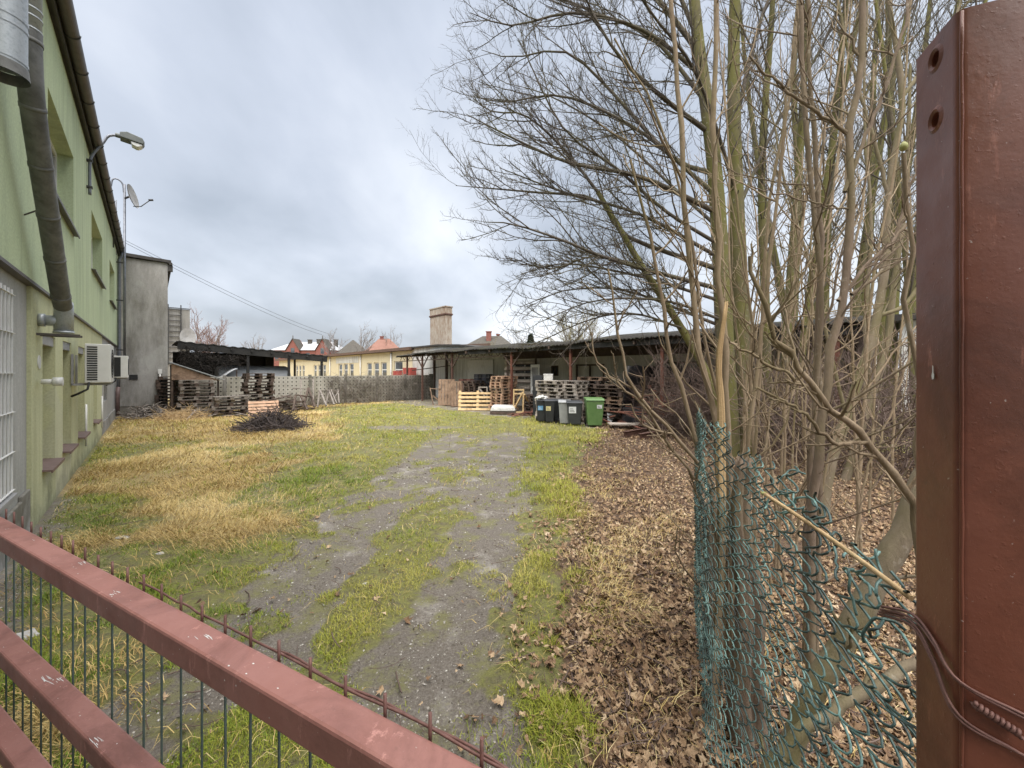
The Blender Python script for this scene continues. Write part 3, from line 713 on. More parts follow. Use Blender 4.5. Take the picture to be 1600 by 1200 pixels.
q = D.mb(); q.tube([(-.86, 7.96, 2.93), (-.86, 8.0, 2.84), (-.86, 8.0, 2.55)], .093, 20); q.tube([(-.86, 8.0, 2.545), (-.86, 8.0, 2.515)], .10, 20)
q.tube([(-.86, 8.0, 2.68), (-1.06, 8.0, 2.68)], .07, 16); q.tube([(-1.02, 8.0, 2.68), (-1.078, 8.0, 2.68)], .085, 16); q.build('elbow', M['galv'], D.o)
q = D.mb(); q.box(-1.079, -.7, 7.86, 7.90, 2.47, 2.50); q.box(-1.079, -.7, 8.10, 8.14, 2.47, 2.50); q.beam((-1.05, 7.0, 3.78), (-.86, 6.9, 3.9), .012, .012); q.build('bracket', M['gutter'], D.o)
D = Y('exhaust_duct', 'wide bright galvanised exhaust duct with an open lower end high on the wall', 'duct', -.76, 4.5)
q = D.mb(); q.tube([(-.77, 4.5, 4.2), (-.77, 4.5, 8.2)], .115, 28, caps=False); q.tube([(-.77, 4.5, 4.3), (-.77, 4.5, 8.2)], .108, 28, caps=True)
q.build('duct', M['galv'], D.o)
for z in (4.22, 4.46, 4.52): q = D.mb(); q.tube([(-.77, 4.5, z), (-.77, 4.5, z+.02)], .119, 28, caps=False); q.build('seam_band', M['galv'], D.o)
q = D.mb()
q.tube([(-.77, 4.5, 4.12), (-.77, 4.5, 4.2)], [.128, .120], 28, caps=False); q.build('collar', M['galv_dull'], D.o)
q = D.mb(); q.box(-1.05, -.9, 4.48, 4.52, 5.0, 5.04); q.box(-1.05, -.9, 4.48, 4.52, 7.0, 7.04); q.build('bracket', M['dark_metal'], D.o)

def ac_unit(u, label, dark):
    A = Y('air_conditioner', label, 'air conditioner', -.73, u, 'air conditioners on the green wall')
    v0, v1, z0, z1 = -.90, -.56, 1.78, 2.52
    q = A.mb(); q.box(v0, v1, u, u+.82, z0, z1); c = q.build('casing', M['plastic_white'], A.o, .012)
    q = A.mb()
    if dark: q.box(v0+.012, v0+.17, u-.006, u+.02, z0+.04, z1-.05)  # black panel standing in for the open, shadowed half of the side
    for k in range(15): q.box(v0+.03, v0+.165, u-.008, u+.02, z0+.05+k*.044, z0+.075+k*.044)
    q.build('louvres', M['black_slot'], A.o)
    q = A.mb()
    for k in range(5): q.tube([(v1+.004, u+.4+.28*(k+1)/5*math.cos(t*math.pi/12), (z0+z1)/2+.28*(k+1)/5*math.sin(t*math.pi/12)) for t in range(25)], .006, 5, caps=False)
    q.build('fan_grille', M['black_slot'], A.o)
    q = A.mb()
    for k in (.12, .66): q.box(-1.08, v1, u+k, u+k+.04, z0-.05, z0-.012); q.box(-1.08, -1.05, u+k, u+k+.04, z0-.05, z1-.2)
    q.build('bracket', M['grey_sill'], A.o)
    q = A.mb(); q.tube([(-.84, u+.02, z0+.02), (-.86, u-.03, z0-.12), (-.98, u, z0-.2), (-1.07, u+.1, z0-.25)], .02, 6); q.build('hose', M['black_slot'], A.o)
ac_unit(10.75, 'white outdoor air conditioner with slotted side, the one beside the tall blocked openings', False)
ac_unit(18.5, 'white outdoor air conditioner with a dark side, hung near the grey end wall', True)

L = Y('wall_lamp', 'grey street lamp on a bent bracket pipe fixed to the green facade', 'street lamp', -1.0, 12.9)
q = L.mb(); q.tube(resample([(-1.0, 12.9, 6.0), (-1.0, 12.9, 6.7), (-.95, 12.9, 6.95), (-.80, 12.9, 7.25), (-.72, 12.9, 7.44), (-.62, 12.9, 7.51), (-.5, 12.9, 7.53)], 26), .028, 12); q.build('bracket_pipe', M['mast'], L.o)
q = L.mb()
for z in (6.15, 6.75): q.box(-1.05, -.955, 12.85, 12.95, z, z+.04)
q.build('clamp', M['dark_metal'], L.o)
q = L.mb(); q.prism([(-.52, 7.47), (-.13, 7.44), (-.10, 7.50), (-.14, 7.58), (-.40, 7.63), (-.52, 7.58)], 12.76, 13.04); q.tube([(-.60, 12.9, 7.53), (-.5, 12.9, 7.53)], .05, 12); q.build('housing', M['lamp_grey'], L.o, .012)
q = L.mb(); q.prism([(-.34, 7.449), (-.32, 7.38), (-.24, 7.35), (-.2, 7.36), (-.14, 7.41), (-.14, 7.436)], 12.79, 13.01); q.build('diffuser', M['plastic_white'], L.o, .01)

A = Y('antenna_mast', 'tall steel mast at the building end carrying a satellite dish and hooked cable entry', 'antenna mast', -.80, 23.2)
q = A.mb(); q.tube([(-.80, 23.2, 2.4), (-.80, 23.2, 9.95)], .042, 12); q.build('pole', M['mast'], A.o)
q = A.mb(); q.tube(resample([(-.82, 23.2, 9.6), (-.86, 23.2, 9.95), (-1.0, 23.2, 10.1), (-1.15, 23.2, 10.05), (-1.2, 23.2, 9.75)], 14), .03, 8); q.tube([(-1.05, 23.2, 6.9), (-1.05, 23.2, 9.2)], .02, 8); q.build('cable_hook', M['mast'], A.o)
q = A.mb()
for z in (2.9, 5.0, 6.6): q.beam((-1.06, 23.2, z), (-.8, 23.2, z), .05, .05)
q.build('bracket', M['dark_metal'], A.o)
q = A.mb(); dc = Vector((-.62, 23.05, 9.45)); dn = Vector((.93, -.30, .22)).normalized(); e1 = dn.cross(Vector((0, 0, 1))).normalized(); e2 = e1.cross(dn)
vs = []; fs = []
for r_ in range(7):
    for k in range(20):
        rr = .44*r_/6; g_ = 2*math.pi*k/20; vs.append(dc+e1*rr*math.cos(g_)+e2*rr*1.1*math.sin(g_)+dn*(.10*(r_/6)**2))
for r_ in range(6):
    for k in range(20): fs.append((r_*20+k, r_*20+(k+1) % 20, (r_+1)*20+(k+1) % 20, (r_+1)*20+k))
q.add(vs, fs, 0, True); q.add([p_-dn*.02 for p_ in vs], [f_[::-1] for f_ in fs], 0, True); dsh = q.build('dish', M['board_grey'], A.o, fix=False)
q = A.mb(); tip = dc+dn*.62-e2*.18; q.tube([dc-e2*.42, dc-e2*.44+dn*.25, tip], .018, 6); q.tube([tip-dn*.05, tip+dn*.1], .045, 8); q.tube([dc-dn*.01, (-.80, 23.2, 9.35)], .04, 8); q.build('feed_arm', M['dark_metal'], dsh)
A = Y('rooftop_aerial', 'small comb-like television aerial sticking out by the gutter near the mast', 'aerial', -.95, 21)
q = A.mb(); q.tube([(-1.02, 21, 6.7), (-1.02, 21, 7.9)], .02, 8); q.build('pole', M['dark_metal'], A.o)
q = A.mb(); q.tube([(-1.2, 21.3, 7.5), (-.85, 20.7, 7.5)], .012, 6)
for k in range(6): p_ = Vector((-1.2, 21.3, 7.5)).lerp(Vector((-.85, 20.7, 7.5)), k/5); q.tube([p_-Vector((.02, .02, .16)), p_+Vector((.02, .02, .16))], .008, 5)
q.build('elements', M['dark_metal'], A.o)

# ================================================================== tall grey end block
T = Y('grey_end_block', 'tall narrow block of stained grey render with a dark roof edge', 'building', -1.1, 24.5)
q = T.mb(); q.box(-6, .60, 24.5, 33, .42, 7.12); q.build('wall', M['old_render'], T.o)
q = T.mb(); q.box(-6, .57, 24.53, 32.9, -.1, .42); q.build('plinth', M['concrete_dark'], T.o)
q = T.mb(); q.add([(-6, 24.35, 7.27), (.72, 24.35, 7.13), (.72, 33, 7.13), (-6, 33, 7.27), (-6, 24.35, 7.45), (.72, 24.35, 7.26), (.72, 33, 7.26), (-6, 33, 7.45)], [(3, 2, 1, 0), (4, 5, 6, 7), (0, 1, 5, 4), (1, 2, 6, 5), (2, 3, 7, 6), (3, 0, 4, 7)])
q.tube([(.70, 24.35, 7.1), (.70, 33, 7.1)], .07, 8); q.box(.6, .78, 24.42, 24.6, 6.75, 7.04); q.build('roof_edge', M['tar'], T.o)
q = T.mb(); q.box(-.70, -.42, 24.46, 24.499, 1.62, 1.84); q.build('vent_opening', M['black_slot'], T.o)
q = T.mb(); q.tube([(.33, 24.46, .4), (.33, 24.46, 1.9)], .03, 8); q.box(.26, .40, 24.43, 24.499, 1.88, 2.1); q.build('conduit', M['white_paint'], T.o)

R = Y('ladder_tower', 'grey rendered tower block with a steel ladder behind the end block', 'building', 1.0, 40)
q = R.mb(); q.box(-2.5, 2.3, 40, 44, 0, 6.9); q.build('wall', M['tower'], R.o)
q = R.mb()
for v in (1.0, 1.75): q.beam((v, 39.9, 2.5), (v, 39.9, 7.2), .07, .07)
for k in range(11): q.beam((1.0, 39.9, 2.6+k*.42), (1.75, 39.9, 2.6+k*.42), .05, .05)
q.beam((0, 39.95, 6.95), (2.35, 39.95, 6.95), .06, .06); q.build('ladder', M['dark_metal'], R.o)
q = R.mb(); c_ = Vector((2.15, 39.6, 4.7)); vs = [c_]+[c_+Vector((.5*math.cos(k*math.pi/9), -.12, .72*math.sin(k*math.pi/9))) for k in range(18)]
q.add(vs, [(0, k+1, (k+1) % 18+1) for k in range(18)]); q.add([p_+Vector((0, .05, 0)) for p_ in vs], [(0, (k+1) % 18+1, k+1) for k in range(18)]); q.beam(c_, (2.15, 40, 4.5), .08, .08); q.build('satellite_dish', M['board_grey'], R.o, fix=False)

# ================================================================== fence of perforated concrete
Fc = Y('concrete_fence', 'long fence of perforated grey concrete panels between posts across the yard end', 'fence', 7, 24.3)
v = .75; rf = random.Random(2)
while v < 14.9:
    v1 = min(v+2.0, 14.9)
    q = Fc.mb(); q.box(v+.06, v1-.06, 24.27, 24.33, -.05, 1.72)
    q.build('panel', M['perforated'] , Fc.o)
    q = Fc.mb(); q.box(v-.07, v+.07, 24.21, 24.39, -.05, 1.80); q.build('post', M['concrete_dark'], Fc.o, .01)
    v += 2.0
q = Fc.mb(); q.box(14.83, 14.97, 24.21, 24.39, -.05, 1.80); q.build('post', M['concrete_dark'], Fc.o, .01)
# ivy along the right half of the fence
def thicket(name, label, cat, base, boxes, count, seg, r, m, seed, hang=0., P=5, wob=.5, kind=None, up=0., part='stems'):
    rg = np.random.default_rng(seed); tot = sum((b_[1]-b_[0])*(b_[3]-b_[2])*(b_[5]-b_[4]) for b_ in boxes); pts = []
    for b_ in boxes:
        nb = int(count*(b_[1]-b_[0])*(b_[3]-b_[2])*(b_[5]-b_[4])/tot)
        p_ = np.stack([rg.uniform(b_[0], b_[1], nb), rg.uniform(b_[2], b_[3], nb), rg.uniform(b_[4], b_[5], nb)], 1)
        d_ = norm(rg.normal(size=(nb, 3))*np.array([1, .6, 1])+np.array([0, 0, up])); L = seg*(.5+rg.random(nb)); row = [p_]
        for k in range(P-1):
            d_ = norm(d_+rg.normal(size=d_.shape)*wob+np.array([0, 0, -hang])); row.append(row[-1]+d_*(L/(P-1))[:, None])
        pts.append(np.stack(row, 1))
    pts = np.concatenate(pts); pts[..., 2] = np.maximum(pts[..., 2], .01)
    w = np.stack([CT*pts[..., 0]-ST*pts[..., 1], ST*pts[..., 0]+CT*pts[..., 1], pts[..., 2]], -1)
    rad = r*(.5+rg.random((len(pts), 1)))*np.linspace(1, .45, P)[None]
    V, f, lt = tubes([(w, rad, 3)])
    if kind:
        return setting(np_mesh(name, V, f, lt, m), kind)
    bs = np.array(yard(*base)); o = thing(name, label, cat, tuple(bs)); np_mesh(part, V-bs, f, lt, m, o); return o
thicket('dry_creeper', 'leafless grey-brown creeper covering the right half of the concrete fence', 'creeper', (10.5, 24.1), [(7.6, 14.6, 24.12, 24.26, .0, 1.66), (5.0, 7.6, 24.15, 24.26, 0, .6)], 3000, .55, .007, M['creeper'], 3, .15)

# ================================================================== black canopy behind the fence
K = Y('black_canopy', 'low black sheet-roofed canopy on posts behind the perforated fence', 'canopy', 4, 27)
q = K.mb(); f0 = 25.2; f1 = 31.5; Z = lambda v: 3.45-.077*(v-.92)
prof = [(.95+k*(8.05-.95)/60, Z(.95+k*(8.05-.95)/60)+.025*math.sin(k*1.7)+.012*math.sin(k*.6)) for k in range(61)]
for k in range(60):
    (a, za), (c, zc) = prof[k], prof[k+1]
    q.add([(a, f0, za), (c, f0, zc), (c, f1, zc+.1), (a, f1, za+.1), (a, f0, za+.05), (c, f0, zc+.05), (c, f1, zc+.15), (a, f1, za+.15)], [(3, 2, 1, 0), (4, 5, 6, 7), (0, 1, 5, 4), (2, 3, 7, 6)])
q.build('roof', M['black_roof'], K.o)
q = K.mb(); q.beam((.98, f0+.05, Z(.98)-.17), (8.0, f0+.05, Z(8)-.17), .05, .34); q.build('dark_eave_strip', M['black_roof'], K.o)  # black boards added to stand for the shaded underside of the roof
for k in range(8):
    v = 1.3+k*.92; q = K.mb(); q.beam((v, f0-.15, Z(v)-.10), (v, f1, Z(v)-.02), .07, .12); q.build('rafter', M['black_roof'], K.o)
for v in (1.7, 3.9, 5.9, 7.7):
    for u in (f0+.12, f1-.1):
        q = K.mb(); q.box(v-.06, v+.06, u-.06, u+.06, 0, Z(v)-.08); q.build('post', M['black_roof'], K.o)
q = K.mb(); q.box(1.0, 6.4, f1+.0, f1+.06, .4, 3.2); q.build('shade_backing', M['black_roof'], K.o)  # black boarding added to darken the inside of the canopy
thicket('dark_creeper', 'dark tangled creeper hanging under the left end of the black canopy', 'creeper', (2.6, 25.3), [(1.1, 2.3, 25.0, 25.5, 1.7, 3.15), (2.3, 3.6, 25.1, 25.5, 2.3, 2.9)], 900, .5, .010, M['creeper_dark'], 8, .2)
W = Y('covered_trailer', 'long white tarpaulin-covered trailer with a rounded top under the black canopy', 'trailer', 5.5, 27)
def arch(v0, v1, z0, z1, n=14): return [(v0, z0)]+[(v0, z0)] if False else None
q = W.mb()
ra = [(26.0, .7), (28.2, .7), (28.2, 1.7), (28.0, 2.05), (27.6, 2.25), (27.1, 2.32), (26.6, 2.25), (26.2, 2.05), (26.0, 1.7)]
q.prism(ra, 2.7, 6.2, plane='yz'); q.build('cover', M['tank_white'], W.o, .12)
q = W.mb(); q.box(2.8, 6.1, 26.1, 28.1, .5, .698); q.build('chassis', M['dark_metal'], W.o)
q = W.mb()
for v in (4.4, 5.2):
    for u in (26.1, 28.0): q.tube([(v, u-.1, .35), (v, u+.1, .35)], .35, 16)
q.build('wheel', M['black_slot'], W.o)

# lean-to roof over the left pallets
S = Y('lean_to_roof', 'sloping sheet-metal lean-to roof with a plank front beside the grey end block', 'lean-to', 1.3, 23.5)
q = S.mb(); q.beam((.62, 23.25, 2.40), (2.55, 23.25, 1.60), 1.5, .03, up=(.38, 0, .92)); q.build('roof_sheet', M['galv'], S.o)
q = S.mb(); q.add([(.68, 22.62, 1.62), (2.4, 22.62, 1.56), (2.4, 22.66, 1.56), (.68, 22.66, 1.62), (.68, 22.62, 2.33), (.68, 22.66, 2.33)], [(0, 1, 4), (3, 5, 2), (0, 4, 5, 3), (1, 2, 5, 4), (0, 3, 2, 1)]); q.build('plank_front', M['wood_brown'], S.o)
q = S.mb()
for p_ in ((.7, 22.7, 2.3), (2.45, 23.9, 1.6), (.7, 23.9, 2.3)): q.beam((p_[0], p_[1], 0), p_, .07, .07)
q.build('post', M['wood_dark'], S.o)
S = Y('white_sheet', 'bent white sheet leaning up to the trailer above the fence', 'sheet', 3.0, 24.7)
q = S.mb(); rs = [(2.55, 1.62), (2.8, 1.80), (2.95, 1.93), (3.08, 2.03), (3.2, 2.10), (3.32, 2.15)]
q.add([(v, 24.5, z) for v, z in rs]+[(v, 26.6, z+.02) for v, z in rs]+[(v, 24.5, z-.03) for v, z in rs]+[(v, 26.6, z-.01) for v, z in rs],
      [(k, k+1, k+7, k+6) for k in range(5)]+[(k+12, k+18, k+19, k+13) for k in range(5)]+[(k, k+12, k+13, k+1) for k in range(5)])
q.build('panel', M['tank_white'], S.o)
q = S.mb(); q.beam((2.6, 24.6, 0), (2.6, 24.6, 1.6), .06, .06); q.beam((3.3, 24.6, 0), (3.3, 24.6, 2.08), .06, .06); q.build('post', M['wood_dark'], S.o)

# ================================================================== cream building + gate-house + chimney building
C = Y('cream_building', 'long low cream building with dark roof edge and groups of narrow windows beyond the fence', 'building', 16, 45)
wins = []
for a, c in ((33.9, 38.7), (41.9, 46.8), (50.9, 56.2), (60, 65)):
    L_ = (c-a)
    for k in range(3): wins.append((a+L_*(.02+k*.345), a+L_*(.27+k*.345), 1.1, 2.85))
wins.append((30.9, 32.5, .3, 2.9))
q = C.mb(); q.wall(16, 16.4, 29.2, 75, -.1, 3.75, wins); q.box(16.4, 24, 29.2, 75, -.1, 3.7); q.build('wall', M['cream'], C.o)
q = C.mb(); q.prism([(15.55, 3.76), (24.3, 4.5), (24.3, 4.75), (15.55, 4.02)], 28.9, 76); q.build('roof', M['rust_roof'], C.o)
for a, c, z0, z1 in wins:
    q = C.mb(); q.box(16.10, 16.16, a, c, z0, z0+.1); q.box(16.10, 16.16, a, c, z1-.1, z1); q.box(16.101, 16.159, a, a+.1, z0, z1); q.box(16.101, 16.159, c-.1, c, z0, z1); q.box(16.102, 16.158, a, c, 2.1, 2.18)
    w_ = q.build('window', M['white_paint'], C.o); q = C.mb(); q.box(16.12, 16.14, a+.02, c-.02, z0+.02, z1-.02); q.build('pane', M['glass'], w_)
for u in (32.9, 39.9, 49.2):
    q = C.mb(); q.tube([(15.9, u, 0), (15.9, u, 3.7)], .07, 8); q.build('downpipe', M['white_paint'], C.o)
q = C.mb(); q.box(15.985, 15.999, 40.6, 47.3, 2.9, 3.6); q.build('whitewashed_patch', M['white_wash'], C.o)
for k, (a, c, z0, z1, u) in enumerate(((15.0, 15.5, .2, 2.2, 27.6), (15.0, 15.4, .3, 1.95, 29.8))):
    P_ = Y('red_container', 'large red metal container standing in front of the cream wall' if k == 0 else 'smaller red metal container, the far one by the cream wall', 'container', a, u)
    q = P_.mb(); q.box(a, c, u, u+(1.35 if k == 0 else .9), z0, z1); q.build('body', M['red_box'], P_.o, .03)
    q = P_.mb(); q.box(a-.02, c+.02, u-.02, u+(1.37 if k == 0 else .92), z1+.002, z1+.08); q.build('lid', M['red_box'], P_.o, .02)
    q = P_.mb()
    for j in range(4): q.box(a-.03, a-.002, u+.1+j*.3, u+.15+j*.3, z0+.05, z1-.05)
    q.build('ribs', M['red_box'], P_.o)

G = Y('boiler_house', 'low grey-white rendered boiler house with a dark curved roof edge under the tall chimney', 'building', 16, 22)
outl = [(17.6, -.1), (29.15, -.1), (29.15, 3.9), (25, 3.92), (22.2, 3.78), (20.4, 3.55), (18.6, 3.28), (17.6, 3.2)]
q = G.mb(); q.prism(outl, 16, 23, plane='yz'); q.build('wall', M['white_wash'], G.o)
q = G.mb()
tp = outl[2:]
for k in range(len(tp)-1): q.beam((19.4, tp[k][0], tp[k][1]+.06), (19.4, tp[k+1][0], tp[k+1][1]+.06), 7.3, .11, up=(0, 0, 1))
q.build('roof', M['tar'], G.o)
q = G.mb(); q.box(15.93, 15.998, 18.7, 21.4, 0.9, 2.75); q.build('white_panel', M['white_paint'], G.o)
q = G.mb()
for u in (23.2, 23.9, 25.6): q.box(15.88, 15.999, u, u+.18, 0, 3.2)
q.build('dark_pilaster', M['wood_dark'], G.o)
H = Y('brick_chimney', 'tall square weathered chimney of rendered brick rising behind the boiler house', 'chimney', 17, 25.5)
q = H.mb(); q.box(16.6, 17.17, 25.1, 27.36, 3.9, 6.35); q.build('shaft', M['chimney'], H.o)
q = H.mb(); q.box(16.53, 17.24, 25.03, 27.43, 6.40, 6.49); q.box(16.56, 17.21, 25.06, 27.40, 6.35, 6.395); q.build('corbel', M['steel_rust'], H.o)
q = H.mb(); q.box(16.58, 17.19, 25.08, 27.38, 6.49, 6.98); q.box(16.53, 17.24, 25.03, 27.43, 6.98, 7.06); q.build('cap', M['chimney'], H.o)

# ================================================================== open shed on the right
O = Y('open_shed', 'long open-fronted shed with a mossy dark corrugated roof on thin posts', 'shed', 13.3, 12)
q = O.mb(); n_ = 420; u0, u1 = .8, 26.2; vs = []
for k in range(n_+1):
    u = u0+(u1-u0)*k/n_; zz = .03*math.sin(u*2*math.pi/.18)+.04*math.sin(u*.9)+.02*math.sin(u*2.3)
    lo = 3.2+.05*math.sin(u*.35)-.12*sst(np.array(u), 19, 24)
    for (v, dz) in ((12.95+.05*math.sin(u*5.1)+.03*math.sin(u*13), 0), (14.6, .28), (16.6, .5)): vs.append((v, u, lo+dz+zz))
N0 = len(vs); vs += [(p_[0], p_[1], p_[2]-.035) for p_ in vs]
fs = []
for k in range(n_):
    for j in range(2):
        a = k*3+j; fs.append((a, a+3, a+4, a+1)); fs.append((N0+a, N0+a+1, N0+a+4, N0+a+3))
    fs.append((k*3, N0+k*3, N0+k*3+3, k*3+3)); fs.append((k*3+2, k*3+5, N0+k*3+5, N0+k*3+2))
q.add(vs, fs, 0, True); q.build('roof', M['asbestos'], O.o, fix=False)
for u in (1.5, 6.3, 10.4, 14.15, 19.4, 22.9, 25.0):
    q = O.mb(); q.box(13.25, 13.35, u-.05, u+.05, -.05, 3.12); q.build('post', M['wood_red'] if u < 15 else M['steel_rust'], O.o)
q = O.mb(); q.beam((13.3, .9, 3.10), (13.3, 26.1, 3.02), .06, .05); q.beam((13.3, 14, 2.80), (13.3, 26.1, 2.72), .05, .05); k_ = 0; u = 14.0
while u < 26: q.beam((13.3, u, 3.09 if k_ % 2 else 2.79), (13.3, u+.3, 2.79 if k_ % 2 else 3.09), .025, .025); u += .3; k_ += 1
for k in range(13): q.beam((12.98, 1+k*2.08, 3.06), (16.5, 1+k*2.08, 3.5), .07, .13)
for v in (14.2, 15.4): q.beam((v, .9, 3.34), (v, 26, 3.3), .07, .09)
q.build('roof_frame', M['wood_dark'], O.o)
for u in (6.3, 10.4, 14.15, 19.4, 22.9):
    for s_ in (-1, 1): q = O.mb(); q.beam((13.3, u, 2.2), (13.3, u+.8*s_, 3.05), .06, .06); q.build('brace', M['wood_dark'], O.o)
q = O.mb(); q.beam((13.4, 24.5, 2.05), (15.9, 22.8, 2.45), .06, .06); q.build('brace', M['wood_dark'], O.o)
hol = [(14.9, 16.7, 1.3, 2.5), (13.25, 13.75, 1.75, 2.3), (10.4, 12.1, 1.3, 2.35), (6.0, 7.8, 1.2, 2.4)]
q = O.mb(); q.wall(15.9, 16.2, .9, 17.58, -.05, 3.45, hol); q.build('back_wall', M['shed_wall'], O.o)
q = O.mb(); q.box(15.78, 15.879, 1.12, 17.5, 2.72, 3.4); q.build('shade_strip', M['wood_dark'], O.o)  # dark strip added for the shade under the roof at the wall top
q = O.mb(); q.beam((13.12, .9, 3.05), (13.12, 18.5, 3.05), .05, .2); q.build('dark_eave_strip', M['black_roof'], O.o)
q = O.mb(); q.box(13.4, 15.88, .9, 1.1, 0, 3.05); q.build('end_wall', M['wood_dark'], O.o)
for k, (a, c, z0, z1) in enumerate(hol):
    q = O.mb(); q.box(15.88, 15.95, a, a+.08, z0, z1); q.box(15.88, 15.95, c-.08, c, z0, z1); q.box(15.881, 15.949, a, c, z0, z0+.08); q.box(15.881, 15.949, a, c, z1-.08, z1); q.box(15.882, 15.948, (a+c)/2-.03, (a+c)/2+.03, z0, z1)
    w_ = q.build('window', M['white_paint'] if k == 0 else M['wood_dark'], O.o)
    q = O.mb(); q.box(15.97, 15.99, a, c, z0, z1); q.build('pane', M['shed_wall'] if k == 2 else M['glass'], w_)

# white-washed outbuilding far right behind the trees
Q = Y('white_outbuilding', 'white rendered outbuilding with a brick-red base glimpsed past the brown post', 'building', 17.5, -5)
q = Q.mb(); q.box(17.5, 23, -9, .4, .7, 3.6); q.build('wall', M['white_paint'], Q.o)
q = Q.mb(); q.box(17.45, 23, -9.05, .45, -.05, .7); q.build('base_course', M['chimney'], Q.o)
q = Q.mb(); q.box(17.2, 23.2, -9.2, .6, 3.602, 3.8); q.build('roof', M['tar'], Q.o)

# ================================================================== pallets
def pallet_mesh(seed, L=1.2, Wd=.8):
    r = random.Random(seed); q = MB()
    j = lambda a=.006: r.uniform(-a, a)
    for y_ in (-.3275, -.165, 0, .165, .3275): q.box(-L/2+j(), L/2+j(), y_-.06+j(), y_+.06+j(), .122+j(.001), .144)
    for x in (-L/2+.072, 0, L/2-.072): q.box(x-.07+j(), x+.07+j(), -Wd/2, Wd/2, .100, .1205)
    for x in (-L/2+.072, 0, L/2-.072):
        for y_ in (-.345, 0, .345): q.box(x-.07+j(), x+.07+j(), y_-.05, y_+.05, .022, .0985)
    for y_ in (-.345, 0, .345): q.box(-L/2+j(), L/2+j(), y_-.05, y_+.05, 0, .0215)
    return q
ORD = ['lowest', 'second', 'third', 'fourth', 'fifth', 'sixth', 'seventh', 'eighth', 'ninth', 'tenth', 'eleventh', 'twelfth', 'thirteenth', 'fourteenth']
PM = {}
def pallet_data(mname, k):
    if (mname, k) not in PM:
        o = pallet_mesh(k+len(mname)).build('pallet', M[mname]); PM[(mname, k)] = o.data
        bpy.data.objects.remove(o)
    return PM[(mname, k)]
def stack(px, d, n, mname, where, group, seed, rz=0., off=(0, 0), jit=.04, rot=.05, mixm=None):
    r = random.Random(seed); x, y_, _ = gp(px, d)
    for k in range(n):
        mm = mname if not mixm or r.random() > .3 else mixm
        o = bpy.data.objects.new('pallet', pallet_data(mm, r.randrange(4))); COL.objects.link(o)
        dv, du = r.gauss(0, jit)+off[0], r.gauss(0, jit)+off[1]
        o.location = (x+CT*dv-ST*du, y_+ST*dv+CT*du, .01+k*.1455); o.rotation_euler = (0, 0, TH+rz+r.gauss(0, rot))
        nm = 'topmost' if k == n-1 else ORD[k]
        tag(o, f'{nm} pallet {"from the ground " if 0 < k < n-1 else ""}{where}', 'pallet', group)
PL = 'wooden pallets stacked along the left fence'; PR = 'wooden pallets stacked at the open shed'
stack(271, 18.0, 12, 'wood_dark', 'in the dark stack touching the grey end block', PL, 1, off=(.0, .5), mixm='wood_grey')
stack(307, 17.3, 11, 'wood_grey', 'in the grey stack under the sloping lean-to roof', PL, 2, rot=.02, mixm='wood_dark')
stack(359, 17.3, 6, 'wood_grey', 'in the low stack left of the brushwood heap', PL, 3, mixm='wood_dark')
stack(403, 19.0, 13, 'wood_dark', 'in the tall messy stack behind the brushwood heap', PL, 4, jit=.07, rot=.10, mixm='wood_grey')
stack(787, 19.6, 12, 'wood_brown', 'in the tall orange-brown stack beside the shed post', PR, 5, rz=.1, mixm='wood_pink')
stack(863, 16.2, 11, 'wood_pale', 'in the pale stack above the black bins', PR, 6, rz=1.57, mixm='wood_grey')
stack(893, 15.9, 11, 'wood_pale', 'in the pale stack above the grey bins', PR, 7, rz=1.57, mixm='wood_grey')
stack(927, 16.4, 12, 'wood_brown', 'in the brown stack behind the green bin', PR, 8, rz=1.57, mixm='wood_dark')
stack(959, 15.1, 10, 'wood_dark', 'in the dark stack right of the green bin', PR, 9, rz=1.57, mixm='wood_brown')
stack(741, 22.0, 10, 'wood_dark', 'in the dark stack behind the new yellow crate side', PR, 10, rz=.3)
stack(838, 18.6, 6, 'wood_dark', 'in the dark stack behind the braced wooden frame', PR, 12, rz=.2)

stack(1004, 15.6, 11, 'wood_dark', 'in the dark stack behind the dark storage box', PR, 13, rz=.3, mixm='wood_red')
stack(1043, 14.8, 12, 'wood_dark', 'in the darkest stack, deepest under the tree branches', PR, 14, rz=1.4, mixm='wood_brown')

def lean(name, label, cat, px, d, mname, w, h, tilt, rz, boards=7, vertical=False, th=.10, gap=.25, group=None, lift=0):
    """slatted panel standing on its edge and leaning back"""
    o = thing(name, label, cat, gp(px, d), TH+rz, group)
    Rm = Matrix.Rotation(-tilt, 4, 'X')
    def slab(x0, x1, y0, y1, z0, z1): 
        q.add([Rm @ Vector(p) + Vector((0, 0, lift)) for p in ((x0, y0, z0), (x1, y0, z0), (x1, y1, z0), (x0, y1, z0), (x0, y0, z1), (x1, y0, z1), (x1, y1, z1), (x0, y1, z1))], [(3, 2, 1, 0), (4, 5, 6, 7), (0, 1, 5, 4), (1, 2, 6, 5), (2, 3, 7, 6), (3, 0, 4, 7)])
    q = MB(); r = random.Random(px)
    for k in range(boards):
        if vertical: p = w/boards; slab(-w/2+k*p, -w/2+(k+1-gap)*p, -.022, 0, r.uniform(0, .03), h-r.uniform(0, .03))
        else: p = h/boards; slab(-w/2-r.uniform(0, .02), w/2+r.uniform(0, .02), -.022, 0, k*p, (k+1-gap)*p)
    q.build('boards', M[mname], o)
    q = MB()
    for t in (0, .47, .94):
        if vertical: slab(-w/2, w/2, .001, th, t*h, t*h+.06*h)
        else: slab(-w/2+t*w, -w/2+t*w+.06*w, .001, th, 0, h)
    q.build('battens', M[mname], o); return o
